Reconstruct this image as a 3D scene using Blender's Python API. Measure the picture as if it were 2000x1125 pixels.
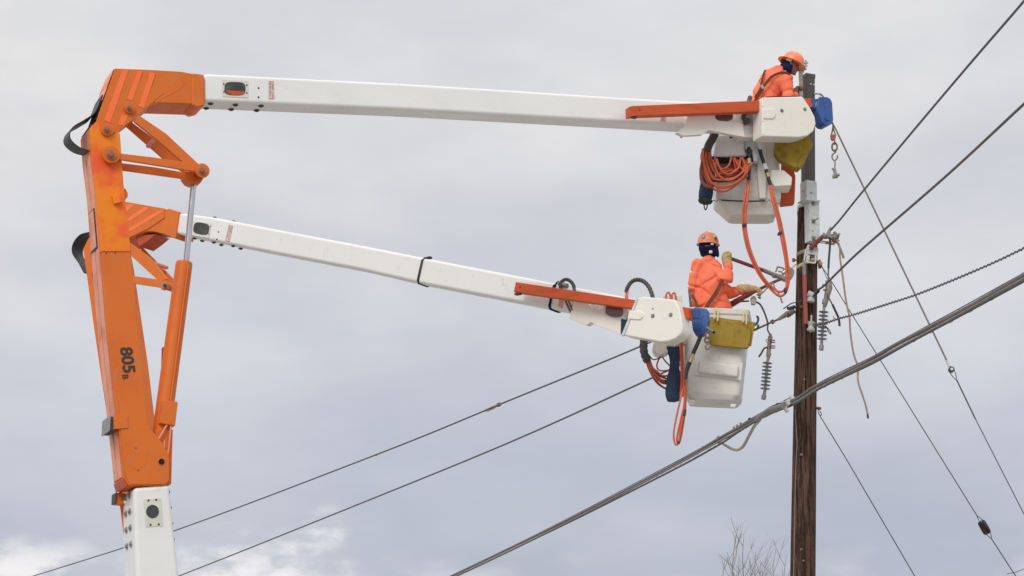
import bpy, bmesh, math, random
import numpy as np
from mathutils import Vector as V, Matrix, noise
random.seed(7)
R = math.radians
sc = bpy.context.scene
for o in list(bpy.data.objects): bpy.data.objects.remove(o)
col = sc.collection

# ------------------------------------------------------------------ camera
FPX, PITCH, EYE = 4160.0, R(16), V((0, 0, 1.6))
cd = bpy.data.cameras.new('camera'); cam = bpy.data.objects.new('camera', cd); col.objects.link(cam)
cam.location = EYE; cam.rotation_euler = (R(90) + PITCH, 0, 0)
cd.sensor_width = 36; cd.lens = 36 * FPX / 2000; cd.clip_start = .1; cd.clip_end = 6000
sc.camera = cam
sc.render.resolution_x, sc.render.resolution_y = 1024, 576

# ------------------------------------------------------------------ sky + sun
SUN_EL, SUN_AZ = R(40), R(-160)          # azimuth clockwise from +Y
w = bpy.data.worlds.new('World'); sc.world = w; w.use_nodes = True
nt = w.node_tree; N = nt.nodes; L = nt.links; N.clear()
def nn(t, **k):
    n = N.new(t)
    for a, b in k.items(): setattr(n, a, b)
    return n
out = nn('ShaderNodeOutputWorld'); bg = nn('ShaderNodeBackground'); bg.inputs[1].default_value = .1
L.new(bg.outputs[0], out.inputs[0])
sky = nn('ShaderNodeTexSky', sky_type='NISHITA', sun_disc=False, sun_elevation=SUN_EL, sun_rotation=SUN_AZ)
tc = nn('ShaderNodeTexCoord'); sep = nn('ShaderNodeSeparateXYZ'); L.new(tc.outputs['Generated'], sep.inputs[0])
rp = nn('ShaderNodeValToRGB'); L.new(sep.outputs[2], rp.inputs[0])
e = rp.color_ramp.elements
stops = [(0, (.60, .62, .66)), (.10, (.55, .575, .635)), (.15, (.505, .535, .615)), (.20, (.58, .605, .675)), (.255, (.665, .68, .725)),
         (.32, (.73, .73, .75)), (.41, (.785, .785, .785)), (1, (1.25, 1.25, 1.26))]
while len(e) < len(stops): e.new(.5)
for el, (p, c) in zip(e, stops): el.position = p; el.color = (*c, 1)
# soft cloud structure over the overcast gradient
mp = nn('ShaderNodeMapping'); mp.inputs['Scale'].default_value = (1, 1, 2.4); L.new(tc.outputs['Generated'], mp.inputs[0])
def noi(scale, detail, rough=.5, src=None):
    n = nn('ShaderNodeTexNoise'); n.inputs['Scale'].default_value = scale; n.inputs['Detail'].default_value = detail
    n.inputs['Roughness'].default_value = rough; L.new((src or mp).outputs[0], n.inputs['Vector']); return n
def mrange(src, a, b, c, d, smooth=True):
    n = nn('ShaderNodeMapRange'); n.interpolation_type = 'SMOOTHSTEP' if smooth else 'LINEAR'
    for i, x in enumerate((a, b, c, d)): n.inputs[i + 1].default_value = x
    L.new(src, n.inputs[0]); return n.outputs[0]
def mth(op, a, b):
    n = nn('ShaderNodeMath', operation=op)
    for i, x in enumerate((a, b)):
        if isinstance(x, (int, float)): n.inputs[i].default_value = x
        else: L.new(x, n.inputs[i])
    return n.outputs[0]
def mixc(f, a, b, mode='MIX'):
    n = nn('ShaderNodeMix', data_type='RGBA', blend_type=mode)
    for s, x in ((0, f), (6, a), (7, b)):
        if isinstance(x, (int, float)): n.inputs[s].default_value = x
        elif isinstance(x, tuple): n.inputs[s].default_value = (*x, 1)
        else: L.new(x, n.inputs[s])
    return n.outputs[2]
n1 = noi(5.5, 4, .45)
n3 = noi(13, 6, .6)
grey = mixc(mrange(n1.outputs[0], .36, .66, 0, 1), (.905, .915, .945), (1.06, 1.05, 1.035))
grey = mixc(1.0, grey, mixc(mrange(n3.outputs[0], .35, .68, 0, 1), (.965, .968, .975), (1.025, 1.022, 1.02)), 'MULTIPLY')
base = mixc(1.0, rp.outputs[0], grey, 'MULTIPLY')
n2 = noi(15, 5, .55)
lowmask = mrange(sep.outputs[2], .165, .12, 0, 1)
puff = mth('MULTIPLY', mrange(n2.outputs[0], .47, .66, 0, 1), lowmask)
cl = mixc(mth('MULTIPLY', puff, .8), base, (.86, .84, .85))
n4 = noi(24, 7, .6)
# the brighter break in the low cloud, left of the middle
def ray(px, py):
    f = V((0, math.cos(PITCH), math.sin(PITCH))); u = V((0, -math.sin(PITCH), math.cos(PITCH)))
    return f * FPX + V((1, 0, 0)) * (px - 1000) + u * (562.5 - py)
def lobe(cur, px, py, c0, c1, colr, amt):
    d = nn('ShaderNodeVectorMath', operation='DOT_PRODUCT'); L.new(tc.outputs['Generated'], d.inputs[0])
    d.inputs[1].default_value = ray(px, py).normalized()
    m = mth('MULTIPLY', mrange(d.outputs['Value'], c0, c1, 0, 1), mrange(n4.outputs[0], .40, .66, .05, 1))
    return mixc(mth('MULTIPLY', m, amt), cur, colr)
for lx, ly, lr, la in ((30, 1170, 2.0, .9), (250, 1190, 1.8, .7), (440, 1150, 2.0, .9), (600, 1165, 1.9, .9), (140, 1120, 1.1, .5)):
    cl = lobe(cl, lx, ly, math.cos(R(lr)), math.cos(R(lr * .35)), (.95, .92, .92), la)
cl = lobe(cl, 638, 1036, math.cos(R(.8)), math.cos(R(.02)), (.95, .92, .93), .8)
cl = lobe(cl, 560, 1085, math.cos(R(.9)), math.cos(R(.1)), (.90, .88, .90), .6)
cl10 = nn('ShaderNodeVectorMath', operation='SCALE'); cl10.inputs[3].default_value = 10; L.new(cl, cl10.inputs[0])
L.new(mixc(.04, cl10.outputs[0], sky.outputs[0]), bg.inputs[0])

sd = bpy.data.lights.new('sun', 'SUN'); sun = bpy.data.objects.new('sun', sd); col.objects.link(sun)
sd.energy = 1.5; sd.angle = R(25); sd.color = (1, .97, .93)
sdir = V((math.sin(SUN_AZ) * math.cos(SUN_EL), math.cos(SUN_AZ) * math.cos(SUN_EL), math.sin(SUN_EL)))
sun.rotation_euler = sdir.to_track_quat('Z', 'Y').to_euler(); sun.location = (0, 0, 60)
vs = sc.view_settings
vs.view_transform = 'Standard'; vs.look = 'None'; vs.exposure = 0; vs.gamma = 1; vs.use_curve_mapping = False

# ------------------------------------------------------------------ materials
def mat(name, c, rough=.5, metal=0, c2=None, scale=6, lo=.4, hi=.7, bump=0, bscale=30, stretch=(1, 1, 1), dirt=None, dscale=9, damt=.5, dlo=.55, dhi=.75, spec=.5, coat=0, c3=None):
    m = bpy.data.materials.new(name); m.use_nodes = True
    t = m.node_tree; n = t.nodes; l = t.links; b = n['Principled BSDF']
    b.inputs['Roughness'].default_value = rough; b.inputs['Metallic'].default_value = metal
    b.inputs['Specular IOR Level'].default_value = spec; b.inputs['Coat Weight'].default_value = coat
    tcn = n.new('ShaderNodeTexCoord'); mpn = n.new('ShaderNodeMapping'); mpn.inputs['Scale'].default_value = stretch
    l.new(tcn.outputs['Object'], mpn.inputs[0])
    def nz(s, d=5, r=.6):
        q = n.new('ShaderNodeTexNoise'); q.inputs['Scale'].default_value = s; q.inputs['Detail'].default_value = d; q.inputs['Roughness'].default_value = r
        l.new(mpn.outputs[0], q.inputs['Vector']); return q
    def mr(s, a, bb, x=0, y=1):
        q = n.new('ShaderNodeMapRange'); q.interpolation_type = 'SMOOTHSTEP'
        for i, k in enumerate((a, bb, x, y)): q.inputs[i + 1].default_value = k
        l.new(s, q.inputs[0]); return q.outputs[0]
    def mx(f, a, bb):
        q = n.new('ShaderNodeMix'); q.data_type = 'RGBA'
        for s, x in ((0, f), (6, a), (7, bb)):
            if isinstance(x, tuple): q.inputs[s].default_value = (*x, 1)
            elif isinstance(x, (int, float)): q.inputs[s].default_value = x
            else: l.new(x, q.inputs[s])
        return q.outputs[2]
    if c2 is None: c2 = tuple(min(1, x * .88) for x in c)
    cur = mx(mr(nz(scale).outputs[0], lo, hi), c, c2)
    if c3: cur = mx(mr(nz(scale * 4.3, 6, .7).outputs[0], .5, .72), cur, c3)
    if dirt:
        f = mr(nz(dscale, 8, .72).outputs[0], dlo, dhi, 0, damt); cur = mx(f, cur, dirt)
    l.new(cur, b.inputs['Base Color'])
    rr = mr(nz(scale * 2).outputs[0], .3, .7, max(0, rough - .08), min(1, rough + .08)); l.new(rr, b.inputs['Roughness'])
    if bump:
        bp = n.new('ShaderNodeBump'); bp.inputs['Strength'].default_value = bump; bp.inputs['Distance'].default_value = .01
        l.new(nz(bscale, 6).outputs[0], bp.inputs['Height']); l.new(bp.outputs[0], b.inputs['Normal'])
    return m
M = {}
M['orange'] = mat('orange_paint', (.72, .165, .022), .45, spec=.3, c2=(.66, .145, .022), scale=2.2, dirt=(.20, .07, .03), dscale=24, damt=.55, dlo=.6, dhi=.74, bump=.05, c3=(.62, .185, .055))
M['orange_new'] = mat('bright_orange_paint', (.88, .25, .014), .42, spec=.3, c2=(.86, .12, .028), scale=2.6, lo=.42, hi=.62, dirt=(.25, .06, .03), dscale=16, damt=.4, dlo=.62, dhi=.8)
M['orange_pale'] = mat('pale_pink_orange_paint', (.80, .34, .22), .45, c2=(.64, .23, .12), scale=3, dirt=(.35, .13, .08), dscale=12, damt=.5)  # paler pinkish orange; brighter light on the left-facing sides put into the colour
M['orange_dark'] = mat('shaded_orange_paint', (.50, .08, .025), .5, dirt=(.1, .03, .02), damt=.6)  # darker copy of the orange, shade put into the colour
M['stripe'] = mat('fluorescent_stripe', (.98, .20, .055), .45, spec=.3, c2=(.94, .18, .05), scale=5)
M['jib'] = mat('red_orange_fibreglass', (.60, .098, .030), .5, spec=.25, c2=(.47, .082, .03), scale=4, stretch=(.6, .6, 3), dirt=(.2, .07, .05), dscale=14, damt=.4, bump=.05)
M['white'] = mat('white_fibreglass', (.85, .84, .815), .3, c2=(.79, .78, .755), scale=1.1, stretch=(.7, .7, 1.6), dirt=(.42, .38, .33), dscale=4.5, damt=.5, dlo=.58, dhi=.8, coat=.15)
M['white_worn'] = mat('worn_white_fibreglass', (.80, .79, .75), .36, c2=(.78, .765, .72), scale=1.4, dirt=(.30, .27, .23), dscale=6, damt=.6, dlo=.56, dhi=.78)
M['cream'] = mat('cream_fibreglass', (.86, .815, .735), .38, c2=(.83, .785, .70), scale=3, dirt=(.36, .31, .25), dscale=11, damt=.5, dlo=.6, dhi=.78)
M['bucket'] = mat('grimy_white_bucket', (.73, .705, .645), .42, c2=(.65, .625, .57), scale=2.6, dirt=(.24, .21, .18), dscale=6, damt=.55, dlo=.54, dhi=.78, bump=.03)
M['sticker'] = mat('pale_sticker', (.72, .70, .62), .3)
M['redprint'] = mat('red_print', (.55, .05, .05), .5)
M['black'] = mat('black_rubber', (.022, .022, .023), .5, c2=(.04, .04, .04), bump=.1)
M['blackprint'] = mat('black_print', (.045, .028, .025), .5)
M['hole'] = mat('dark_void', (.008, .007, .007), .9)
M['sleeve'] = mat('dark_hose_wrap', (.055, .050, .046), .65, c2=(.10, .09, .085), scale=30, bump=.6, bscale=60)
M['bolt'] = mat('dark_steel', (.11, .10, .095), .45, .5, c2=(.07, .06, .06), scale=25)
M['pin'] = mat('painted_pin', (.56, .15, .045), .5, c2=(.40, .13, .06), scale=25)
M['nut'] = mat('painted_nut', (.36, .13, .055), .5, c2=(.22, .10, .06), scale=25)
M['steel'] = mat('dull_steel', (.36, .35, .34), .42, .55, c2=(.25, .23, .22), scale=14, bump=.1)
M['galv'] = mat('galvanised_steel', (.70, .72, .71), .5, .0, c2=(.56, .58, .58), scale=16, c3=(.40, .42, .42), dirt=(.20, .2, .2), dscale=40, damt=.5)
M['alu'] = mat('aluminium', (.30, .275, .255), .55, .2, c2=(.20, .18, .165), scale=20)
M['chrome'] = mat('chrome_rod', (.60, .61, .63), .16, 1)
M['brownpost'] = mat('brown_painted_steel', (.090, .075, .068), .5, c2=(.075, .062, .056), scale=9, dirt=(.16, .14, .13), dscale=25, damt=.3)
M['wood'] = mat('weathered_wood', (.115, .060, .040), .85, c2=(.034, .018, .013), scale=5, lo=.42, hi=.58, stretch=(7, 7, .35), c3=(.19, .12, .085), bump=1, bscale=11, dirt=(.014, .009, .008), dscale=3.5, damt=.85, dlo=.5, dhi=.62, spec=.2)
M['blue'] = mat('blue_plastic', (.030, .105, .33), .4, c2=(.025, .085, .27), scale=8, dirt=(.09, .13, .2), damt=.3)
M['navy'] = mat('navy_canvas', (.020, .036, .085), .8, c2=(.030, .055, .115), scale=7, bump=.4, bscale=45, dirt=(.10, .12, .15), dscale=16, damt=.35, dlo=.6)
M['teal'] = mat('dark_green_canvas', (.018, .045, .035), .8)
M['yellow'] = mat('mustard_plastic', (.35, .23, .028), .6, spec=.2, c2=(.29, .185, .022), scale=5, dirt=(.10, .08, .035), dscale=9, damt=.75, dlo=.5, dhi=.72)
M['strapyellow'] = mat('pale_yellow_strap', (.62, .55, .24), .7)
M['tan'] = mat('tan_rope', (.40, .30, .215), .85, c2=(.29, .21, .15), scale=60, bump=.4, bscale=90)
M['hose'] = mat('orange_hose', (.62, .115, .045), .42, c2=(.54, .095, .038), scale=9, dirt=(.25, .07, .05), damt=.3)
M['hosedark'] = mat('brown_hose', (.26, .075, .045), .5)
M['wire'] = mat('aluminium_conductor', (.115, .10, .105), .55, .2, c2=(.16, .145, .145), scale=20)
M['wiredark'] = mat('dark_wire', (.055, .05, .055), .6)
M['cable_grey'] = mat('grey_cable_jacket', (.18, .155, .145), .6, c2=(.14, .125, .118), scale=8, bump=.2, bscale=20)
M['cable_light'] = mat('light_grey_cable', (.26, .245, .225), .5)
M['cable_dark'] = mat('dark_cable_jacket', (.085, .08, .078), .5)
M['cable_pale'] = mat('pale_cable', (.46, .43, .37), .6)
M['jacket'] = mat('fluorescent_orange_cloth', (1.0, .235, .125), .8, c2=(.97, .19, .095), scale=5, bump=.25, bscale=22, spec=.25)
M['pale_jacket'] = mat('pale_orange_cloth', (.93, .30, .20), .8, bump=.25, bscale=22, spec=.25)
M['hat'] = mat('orange_hard_hat', (1.0, .27, .13), .32, c2=(.97, .24, .11), scale=10)
M['hat_worn'] = mat('worn_orange_hard_hat', (.86, .29, .145), .4, c2=(.80, .25, .12), scale=8, dirt=(.5, .25, .18), damt=.4)
M['scarf'] = mat('navy_cloth', (.010, .014, .040), .9, spec=.1, c2=(.018, .026, .085), scale=10, bump=.5, bscale=18)
M['skin'] = mat('skin', (.26, .125, .085), .55, c2=(.22, .10, .07), scale=10)
M['leather'] = mat('brown_leather', (.20, .062, .034), .65, spec=.12, c2=(.15, .05, .027), scale=14)
M['glove'] = mat('tan_leather_glove', (.56, .37, .18), .75, c2=(.46, .30, .14), scale=14, bump=.5, bscale=25)
M['glove_dark'] = mat('dark_leather_glove', (.17, .11, .07), .8, bump=.4)  # darker brown leather than the tan glove
M['stick'] = mat('dark_red_stick', (.23, .042, .034), .42, c2=(.18, .034, .03), scale=12, stretch=(2, 2, .6))
M['stick_bright'] = mat('brick_red_stick', (.38, .075, .055), .45, c2=(.31, .065, .05), scale=12)
M['porcelain'] = mat('grey_porcelain', (.52, .54, .53), .25, c2=(.42, .43, .42), scale=12, coat=.3)
M['polymer'] = mat('grey_polymer', (.34, .35, .38), .5, c2=(.29, .30, .325), scale=12)
M['brownglaze'] = mat('brown_glaze', (.020, .007, .007), .2, spec=.4)
M['brass'] = mat('brass_fitting', (.5, .42, .25), .35, .6)
M['rust'] = mat('rusty_steel', (.20, .10, .07), .65, .3, c2=(.30, .22, .18), scale=30)
M['brown_window'] = mat('brown_window', (.16, .075, .055), .2, c2=(.12, .06, .045), scale=5, coat=.3)
M['grey_window'] = mat('grey_window', (.05, .05, .05), .22, c2=(.10, .10, .095), scale=6, spec=.3)
M['amber'] = mat('amber_strap', (.72, .36, .03), .6)
M['trousers'] = mat('dark_blue_denim', (.04, .055, .09), .9)
M['bark'] = mat('pale_bark', (.27, .235, .20), .9, c2=(.20, .17, .145), bump=.5)
M['gravel'] = mat('gravel_ground', (.34, .33, .31), .95, c2=(.28, .27, .255), scale=.6, c3=(.40, .39, .37), bump=.6, bscale=14)

# ------------------------------------------------------------------ helpers
def tag(o, label, cat, group=None):
    o['label'] = label; o['category'] = cat
    if group: o['group'] = group
    return o
def thing(name, label, cat, loc, group=None):
    o = bpy.data.objects.new(name, None); col.objects.link(o); o.location = loc; o.empty_display_size = .2
    return tag(o, label, cat, group)
def root_loc(p):
    while p.parent: p = p.parent
    return V(p.location)
class MB:
    def __init__(s): s.v = []; s.f = []
    def add(s, vs_, fs):
        b = len(s.v); s.v += [tuple(x) for x in vs_]; s.f += [tuple(i + b for i in f) for f in fs]; return s
    def tube(s, pts, r, n=8, cap=True, flat=1.0):
        pts = [V(p) for p in pts]; k = len(pts); rs = r if isinstance(r, (list, tuple)) else [r] * k
        if len(rs) != k: rs = [rs[0] + (rs[-1] - rs[0]) * i / (k - 1) for i in range(k)]
        t0 = (pts[1] - pts[0]).normalized(); a = V((0, 0, 1)) if abs(t0.z) < .9 else V((0, 1, 0)); u = t0.cross(a).normalized()
        vs_ = []
        for i, p in enumerate(pts):
            t = (pts[min(i + 1, k - 1)] - pts[max(i - 1, 0)])
            t = t.normalized() if t.length > 1e-9 else t0
            u = (u - t * u.dot(t)); u = u.normalized() if u.length > 1e-6 else t.orthogonal().normalized(); wv = t.cross(u)
            for j in range(n):
                an = 2 * math.pi * j / n; vs_.append(p + (u * math.cos(an) + wv * math.sin(an) * flat) * rs[i])
        fs = [(i * n + j, i * n + (j + 1) % n, (i + 1) * n + (j + 1) % n, (i + 1) * n + j) for i in range(k - 1) for j in range(n)]
        if cap: fs += [tuple(range(n))[::-1], tuple((k - 1) * n + j for j in range(n))]
        return s.add(vs_, fs)
    def lathe(s, prof, o, ax, n=20, sx=1.0, xdir=None):
        """prof: (radius, height) along axis ax from point o"""
        ax = V(ax).normalized(); u = V(xdir) if xdir is not None else ax.orthogonal(); u = (u - ax * u.dot(ax)).normalized(); wv = ax.cross(u)
        k = len(prof); vs_ = [V(o) + ax * h + (u * math.cos(2 * math.pi * j / n) * sx + wv * math.sin(2 * math.pi * j / n)) * max(r, 1e-4) for r, h in prof for j in range(n)]
        fs = [(i * n + j, i * n + (j + 1) % n, (i + 1) * n + (j + 1) % n, (i + 1) * n + j) for i in range(k - 1) for j in range(n)]
        fs += [tuple(range(n))[::-1], tuple((k - 1) * n + j for j in range(n))]
        return s.add(vs_, fs)
    def prism(s, front, off):
        k = len(front); off = V(off)
        vs_ = [V(p) for p in front] + [V(p) + off for p in front]
        fs = [tuple(range(k)), tuple(range(2 * k - 1, k - 1, -1))] + [(i, i + k, (i + 1) % k + k, (i + 1) % k) for i in range(k)]
        return s.add(vs_, fs)
    def box(s, c, ax, ay, az):
        c, ax, ay, az = map(V, (c, ax, ay, az))
        vs_ = [c + ax * i + ay * j + az * k for i in (-1, 1) for j in (-1, 1) for k in (-1, 1)]
        return s.add(vs_, [(0, 1, 3, 2), (4, 6, 7, 5), (0, 4, 5, 1), (2, 3, 7, 6), (0, 2, 6, 4), (1, 5, 7, 3)])
def obj(name, mb, m, parent=None, smooth=True, bevel=0, seg=2, angle=35, label=None):
    me = bpy.data.meshes.new(name)
    vv = mb.v
    if parent is None:
        a = np.array(vv); org = V((float(a[:, 0].mean()), float(a[:, 1].mean()), float(a[:, 2].min())))
    else: org = root_loc(parent)
    me.from_pydata([(x - org.x, y - org.y, z - org.z) for x, y, z in vv], [], mb.f)
    bm = bmesh.new(); bm.from_mesh(me); bmesh.ops.recalc_face_normals(bm, faces=bm.faces)
    if bevel:
        es = [e_ for e_ in bm.edges if len(e_.link_faces) == 2 and e_.calc_face_angle(0) > R(angle)]
        if es: bmesh.ops.bevel(bm, geom=es, offset=bevel, segments=seg, profile=.5, affect='EDGES', clamp_overlap=True)
    bm.to_mesh(me); bm.free()
    if smooth:
        me.polygons.foreach_set('use_smooth', [True] * len(me.polygons)); me.set_sharp_from_angle(angle=R(38))
    me.materials.append(M[m] if isinstance(m, str) else m)
    o = bpy.data.objects.new(name, me); col.objects.link(o)
    if parent is None: o.location = org
    else: o.parent = parent
    if bevel and smooth: o.modifiers.new('weighted', 'WEIGHTED_NORMAL').keep_sharp = True
    if label: o['label'] = label
    return o
def P(px, py, Y):
    r = ray(px, py); return EYE + r * (Y / r.y)
def smoothpath(pts, n=8):
    pts = [V(p) for p in pts]; q = [pts[0] * 2 - pts[1]] + pts + [pts[-1] * 2 - pts[-2]]; o = []
    for i in range(1, len(q) - 2):
        a, b, c, d = q[i - 1:i + 3]
        for k in range(n):
            t = k / n; o.append(.5 * ((2 * b) + (c - a) * t + (2 * a - 5 * b + 4 * c - d) * t * t + (3 * b - a - 3 * c + d) * t ** 3))
    return o + [pts[-1]]
def sp(pxs, Y=None, n=8):
    return smoothpath([P(p[0], p[1], p[2] if len(p) > 2 else Y) for p in pxs], n)
def linepts(pxs, Y0, Y1, n=6):
    """a long wire: 1/Y is linear along the picture line"""
    d = [0]
    for a, b in zip(pxs, pxs[1:]): d.append(d[-1] + math.hypot(b[0] - a[0], b[1] - a[1]))
    return smoothpath([P(p[0], p[1], 1 / (1 / Y0 + (1 / Y1 - 1 / Y0) * x / d[-1])) for p, x in zip(pxs, d)], n)
class Frame:
    """a vertical working plane through a picture point, turned by yaw"""
    def __init__(s, px, py, Y, yaw):
        s.o = P(px, py, Y); s.d = V((math.cos(yaw), math.sin(yaw), 0)); s.n = V((-math.sin(yaw), math.cos(yaw), 0))
    def p(s, px, py, d=0):
        r = ray(px, py); t = ((s.o + s.n * d - EYE).dot(s.n)) / r.dot(s.n); return EYE + r * t
    def plate(s, mb, pts, d0, d1):
        return mb.prism([s.p(x, y, d0) for x, y in pts], s.n * (d1 - d0))
    def tube(s, mb, pts, d, r, n=8, sm=8):
        return mb.tube(smoothpath([s.p(q[0], q[1], q[2] if len(q) > 2 else d) for q in pts], sm) if len(pts) > 2 else [s.p(q[0], q[1], q[2] if len(q) > 2 else d) for q in pts], r, n)
    def disc(s, mb, px, py, d0, d1, r, n=20):
        a = s.p(px, py, d0); return mb.tube([a, a + s.n * (d1 - d0)], r, n)
    def part(s, name, pts, d0, d1, m, parent, bevel=.006, seg=2, angle=35, label=None):
        return obj(name, s.plate(MB(), pts, d0, d1), m, parent, bevel=bevel, seg=seg, angle=angle, label=label)
def oval(cx, cy, hx, hy, n=24, p=2.6, rot=0):
    o = []
    for i in range(n):
        a = 2 * math.pi * i / n; c, s_ = math.cos(a), math.sin(a)
        x = math.copysign(abs(c) ** (2 / p), c) * hx; y = math.copysign(abs(s_) ** (2 / p), s_) * hy
        o.append((cx + x * math.cos(rot) - y * math.sin(rot), cy + x * math.sin(rot) + y * math.cos(rot)))
    return o
def bolt(parent, p, nrm, r=.022, m='bolt', h=.02):
    nrm = V(nrm).normalized()
    mb = MB().tube([V(p) - nrm * .002, V(p) + nrm * h * .3], r, 12); mb.tube([V(p) + nrm * h * .28, V(p) + nrm * h], r * .55, 6)
    return obj('bolt', mb, m, parent, smooth=True)
def printed(frame, txt, o, ex, ey, d, m, parent, bold=0.0, name='lettering'):
    """lettering fitted to a picture parallelogram: o start of baseline, ex end of baseline, ey start of cap line"""
    cu = bpy.data.curves.new('t', 'FONT'); cu.body = txt; cu.offset = bold; cu.resolution_u = 6
    ob = bpy.data.objects.new('t', cu); col.objects.link(ob); bpy.context.view_layer.update()
    me = bpy.data.meshes.new_from_object(ob.evaluated_get(bpy.context.evaluated_depsgraph_get()))
    a = np.array([v.co[:] for v in me.vertices]); lo, hi = a.min(0), a.max(0); fs = [tuple(p.vertices) for p in me.polygons]
    O, X, Y = frame.p(*o, d), frame.p(*ex, d), frame.p(*ey, d)
    vs_ = [O + (X - O) * float((q[0] - lo[0]) / (hi[0] - lo[0])) + (Y - O) * float((q[1] - lo[1]) / (hi[1] - lo[1])) for q in a]
    bpy.data.objects.remove(ob); bpy.data.curves.remove(cu); bpy.data.meshes.remove(me)
    return obj(name, MB().add(vs_, fs), m, parent, smooth=False)
def warning_label(frame, q, d, parent):
    """q: four picture corners; pale sticker, red border and rows of small red print"""
    lb = frame.part('warning_label', q, d - .003, d, 'sticker', parent, bevel=0)
    A, B, C, D = [frame.p(*x, d - .0045) for x in q]
    def at(u, v): return A + (B - A) * u + (D - A) * v + (C - B - D + A) * u * v
    mb = MB()
    def rect(u0, v0, u1, v1): mb.add([at(u0, v0), at(u1, v0), at(u1, v1), at(u0, v1)], [(0, 1, 2, 3)])
    rect(0, 0, 1, .03); rect(0, .97, 1, 1); rect(0, 0, .07, 1); rect(.93, 0, 1, 1)
    rnd = random.Random(3)
    for u0, u1 in ((.18, .44), (.56, .82)):
        v = .07
        while v < .9:
            l_ = rnd.uniform(.03, .06); rect(u0, v, u1 if rnd.random() < .7 else (u0 + u1) / 2, v + l_ * .6); v += l_ * 1.1
    obj('red_print', mb, 'redprint', lb, smooth=False); return lb

# --- distance-field modelling for people, cloth and bags
def cap(p, a, b, ra, rb):
    a = np.array(a, float); b = np.array(b, float); ab = b - a; t = np.clip(((p - a) @ ab) / max(ab @ ab, 1e-9), 0, 1)
    return np.linalg.norm(p - a - t[..., None] * ab, axis=-1) - (ra + (rb - ra) * t)
def ell(p, c, r, rot=None):
    q = p - np.array(c, float)
    if rot is not None: q = q @ np.array(rot)
    r = np.array(r, float); k0 = np.linalg.norm(q / r, axis=-1); k1 = np.linalg.norm(q / (r * r), axis=-1); return k0 * (k0 - 1) / np.maximum(k1, 1e-9)
def smin(a, b, k=.03):
    h = np.clip(.5 + .5 * (b - a) / k, 0, 1); return b * (1 - h) + a * h - k * h * (1 - h)
def field(fn, lo, hi, h):
    lo = np.array(lo, float); hi = np.array(hi, float); n = np.ceil((hi - lo) / h).astype(int) + 1
    g = np.stack(np.meshgrid(*[lo[i] + h * np.arange(n[i]) for i in range(3)], indexing='ij'), -1)
    f = fn(g); S = f < 0; nx, ny, nz = n - 1
    acc = np.zeros((nx, ny, nz, 3)); cnt = np.zeros((nx, ny, nz))
    cs = [(i, j, k) for i in (0, 1) for j in (0, 1) for k in (0, 1)]
    def sl(A, c): return A[c[0]:c[0] + nx, c[1]:c[1] + ny, c[2]:c[2] + nz]
    for a in cs:
        for ax in range(3):
            if a[ax]: continue
            b = list(a); b[ax] = 1; fa, fb = sl(f, a), sl(f, b); m = (fa < 0) != (fb < 0)
            t = np.where(m, fa / np.where(m, fa - fb, 1), 0); q = np.zeros((nx, ny, nz, 3)) + np.array(a); q[..., ax] += t
            acc += q * m[..., None]; cnt += m
    act = cnt > 0; idx = -np.ones((nx, ny, nz), int); idx[act] = np.arange(act.sum())
    ii = np.argwhere(act); vv = lo + h * (ii + acc[act] / cnt[act][:, None]); faces = []
    for ax in range(3):
        u, v_ = [(1, 2), (2, 0), (0, 1)][ax]
        s0 = [slice(None)] * 3; s1 = [slice(None)] * 3; s0[ax] = slice(0, -1); s1[ax] = slice(1, None)
        cr = np.argwhere(S[tuple(s0)] != S[tuple(s1)])
        ok = (cr[:, u] > 0) & (cr[:, v_] > 0) & (cr[:, u] < n[u] - 1) & (cr[:, v_] < n[v_] - 1); cr = cr[ok]
        eu = np.zeros(3, int); eu[u] = 1; ev = np.zeros(3, int); ev[v_] = 1
        def I(c): return idx[c[:, 0], c[:, 1], c[:, 2]]
        faces.append(np.stack([I(cr), I(cr - eu), I(cr - eu - ev), I(cr - ev)], 1))
    mb = MB(); mb.v = [tuple(x) for x in vv.tolist()]; mb.f = [tuple(x) for x in np.concatenate(faces).tolist()]; return mb
def folds(p, amp, seed=0, fr=22):
    r = np.random.RandomState(seed); s = 0
    wp = p + .05 * np.sin(p[..., [1, 2, 0]] * 9 + seed) + .02 * np.sin(p[..., [2, 0, 1]] * 23 + seed)
    for i in range(5):
        k = r.normal(size=3); k /= np.linalg.norm(k); q = np.sin(wp @ (k * fr * (.6 + .35 * i)) + r.uniform(0, 6)); s = s + (1 - np.abs(q)) ** 3 / (1 + .3 * i)
    return amp * (s / 1.6 - .45)

def creases(p, amp, seed, dirs, wid=.30):
    """narrow valleys between loose panels of cloth; dirs: (normal, lines per metre)"""
    wp = p + .045 * np.sin(p[..., [2, 0, 1]] * 7 + seed) + .022 * np.sin(p[..., [1, 2, 0]] * 17 + 2 * seed); s = 0
    for i, (k, fr) in enumerate(dirs):
        q = np.sin(wp @ nv(k) * fr * math.pi + seed + i * 1.7); m_ = .55 + .45 * np.sin(p[..., 0] * 11 + p[..., 2] * (9 + 3 * i) + seed * 2 + i)
        s = s + np.exp(-(q / wid) ** 2) * m_
    return amp * s
def nv(v): v = np.array(v, float); return v / np.linalg.norm(v)

# ================================================================== SETTING
g = MB().add([(-2500, -2500, 0), (2500, -2500, 0), (2500, 2500, 0), (-2500, 2500, 0)], [(0, 1, 2, 3)])
go = obj('ground', g, 'gravel', smooth=False); go['kind'] = 'structure'

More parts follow.
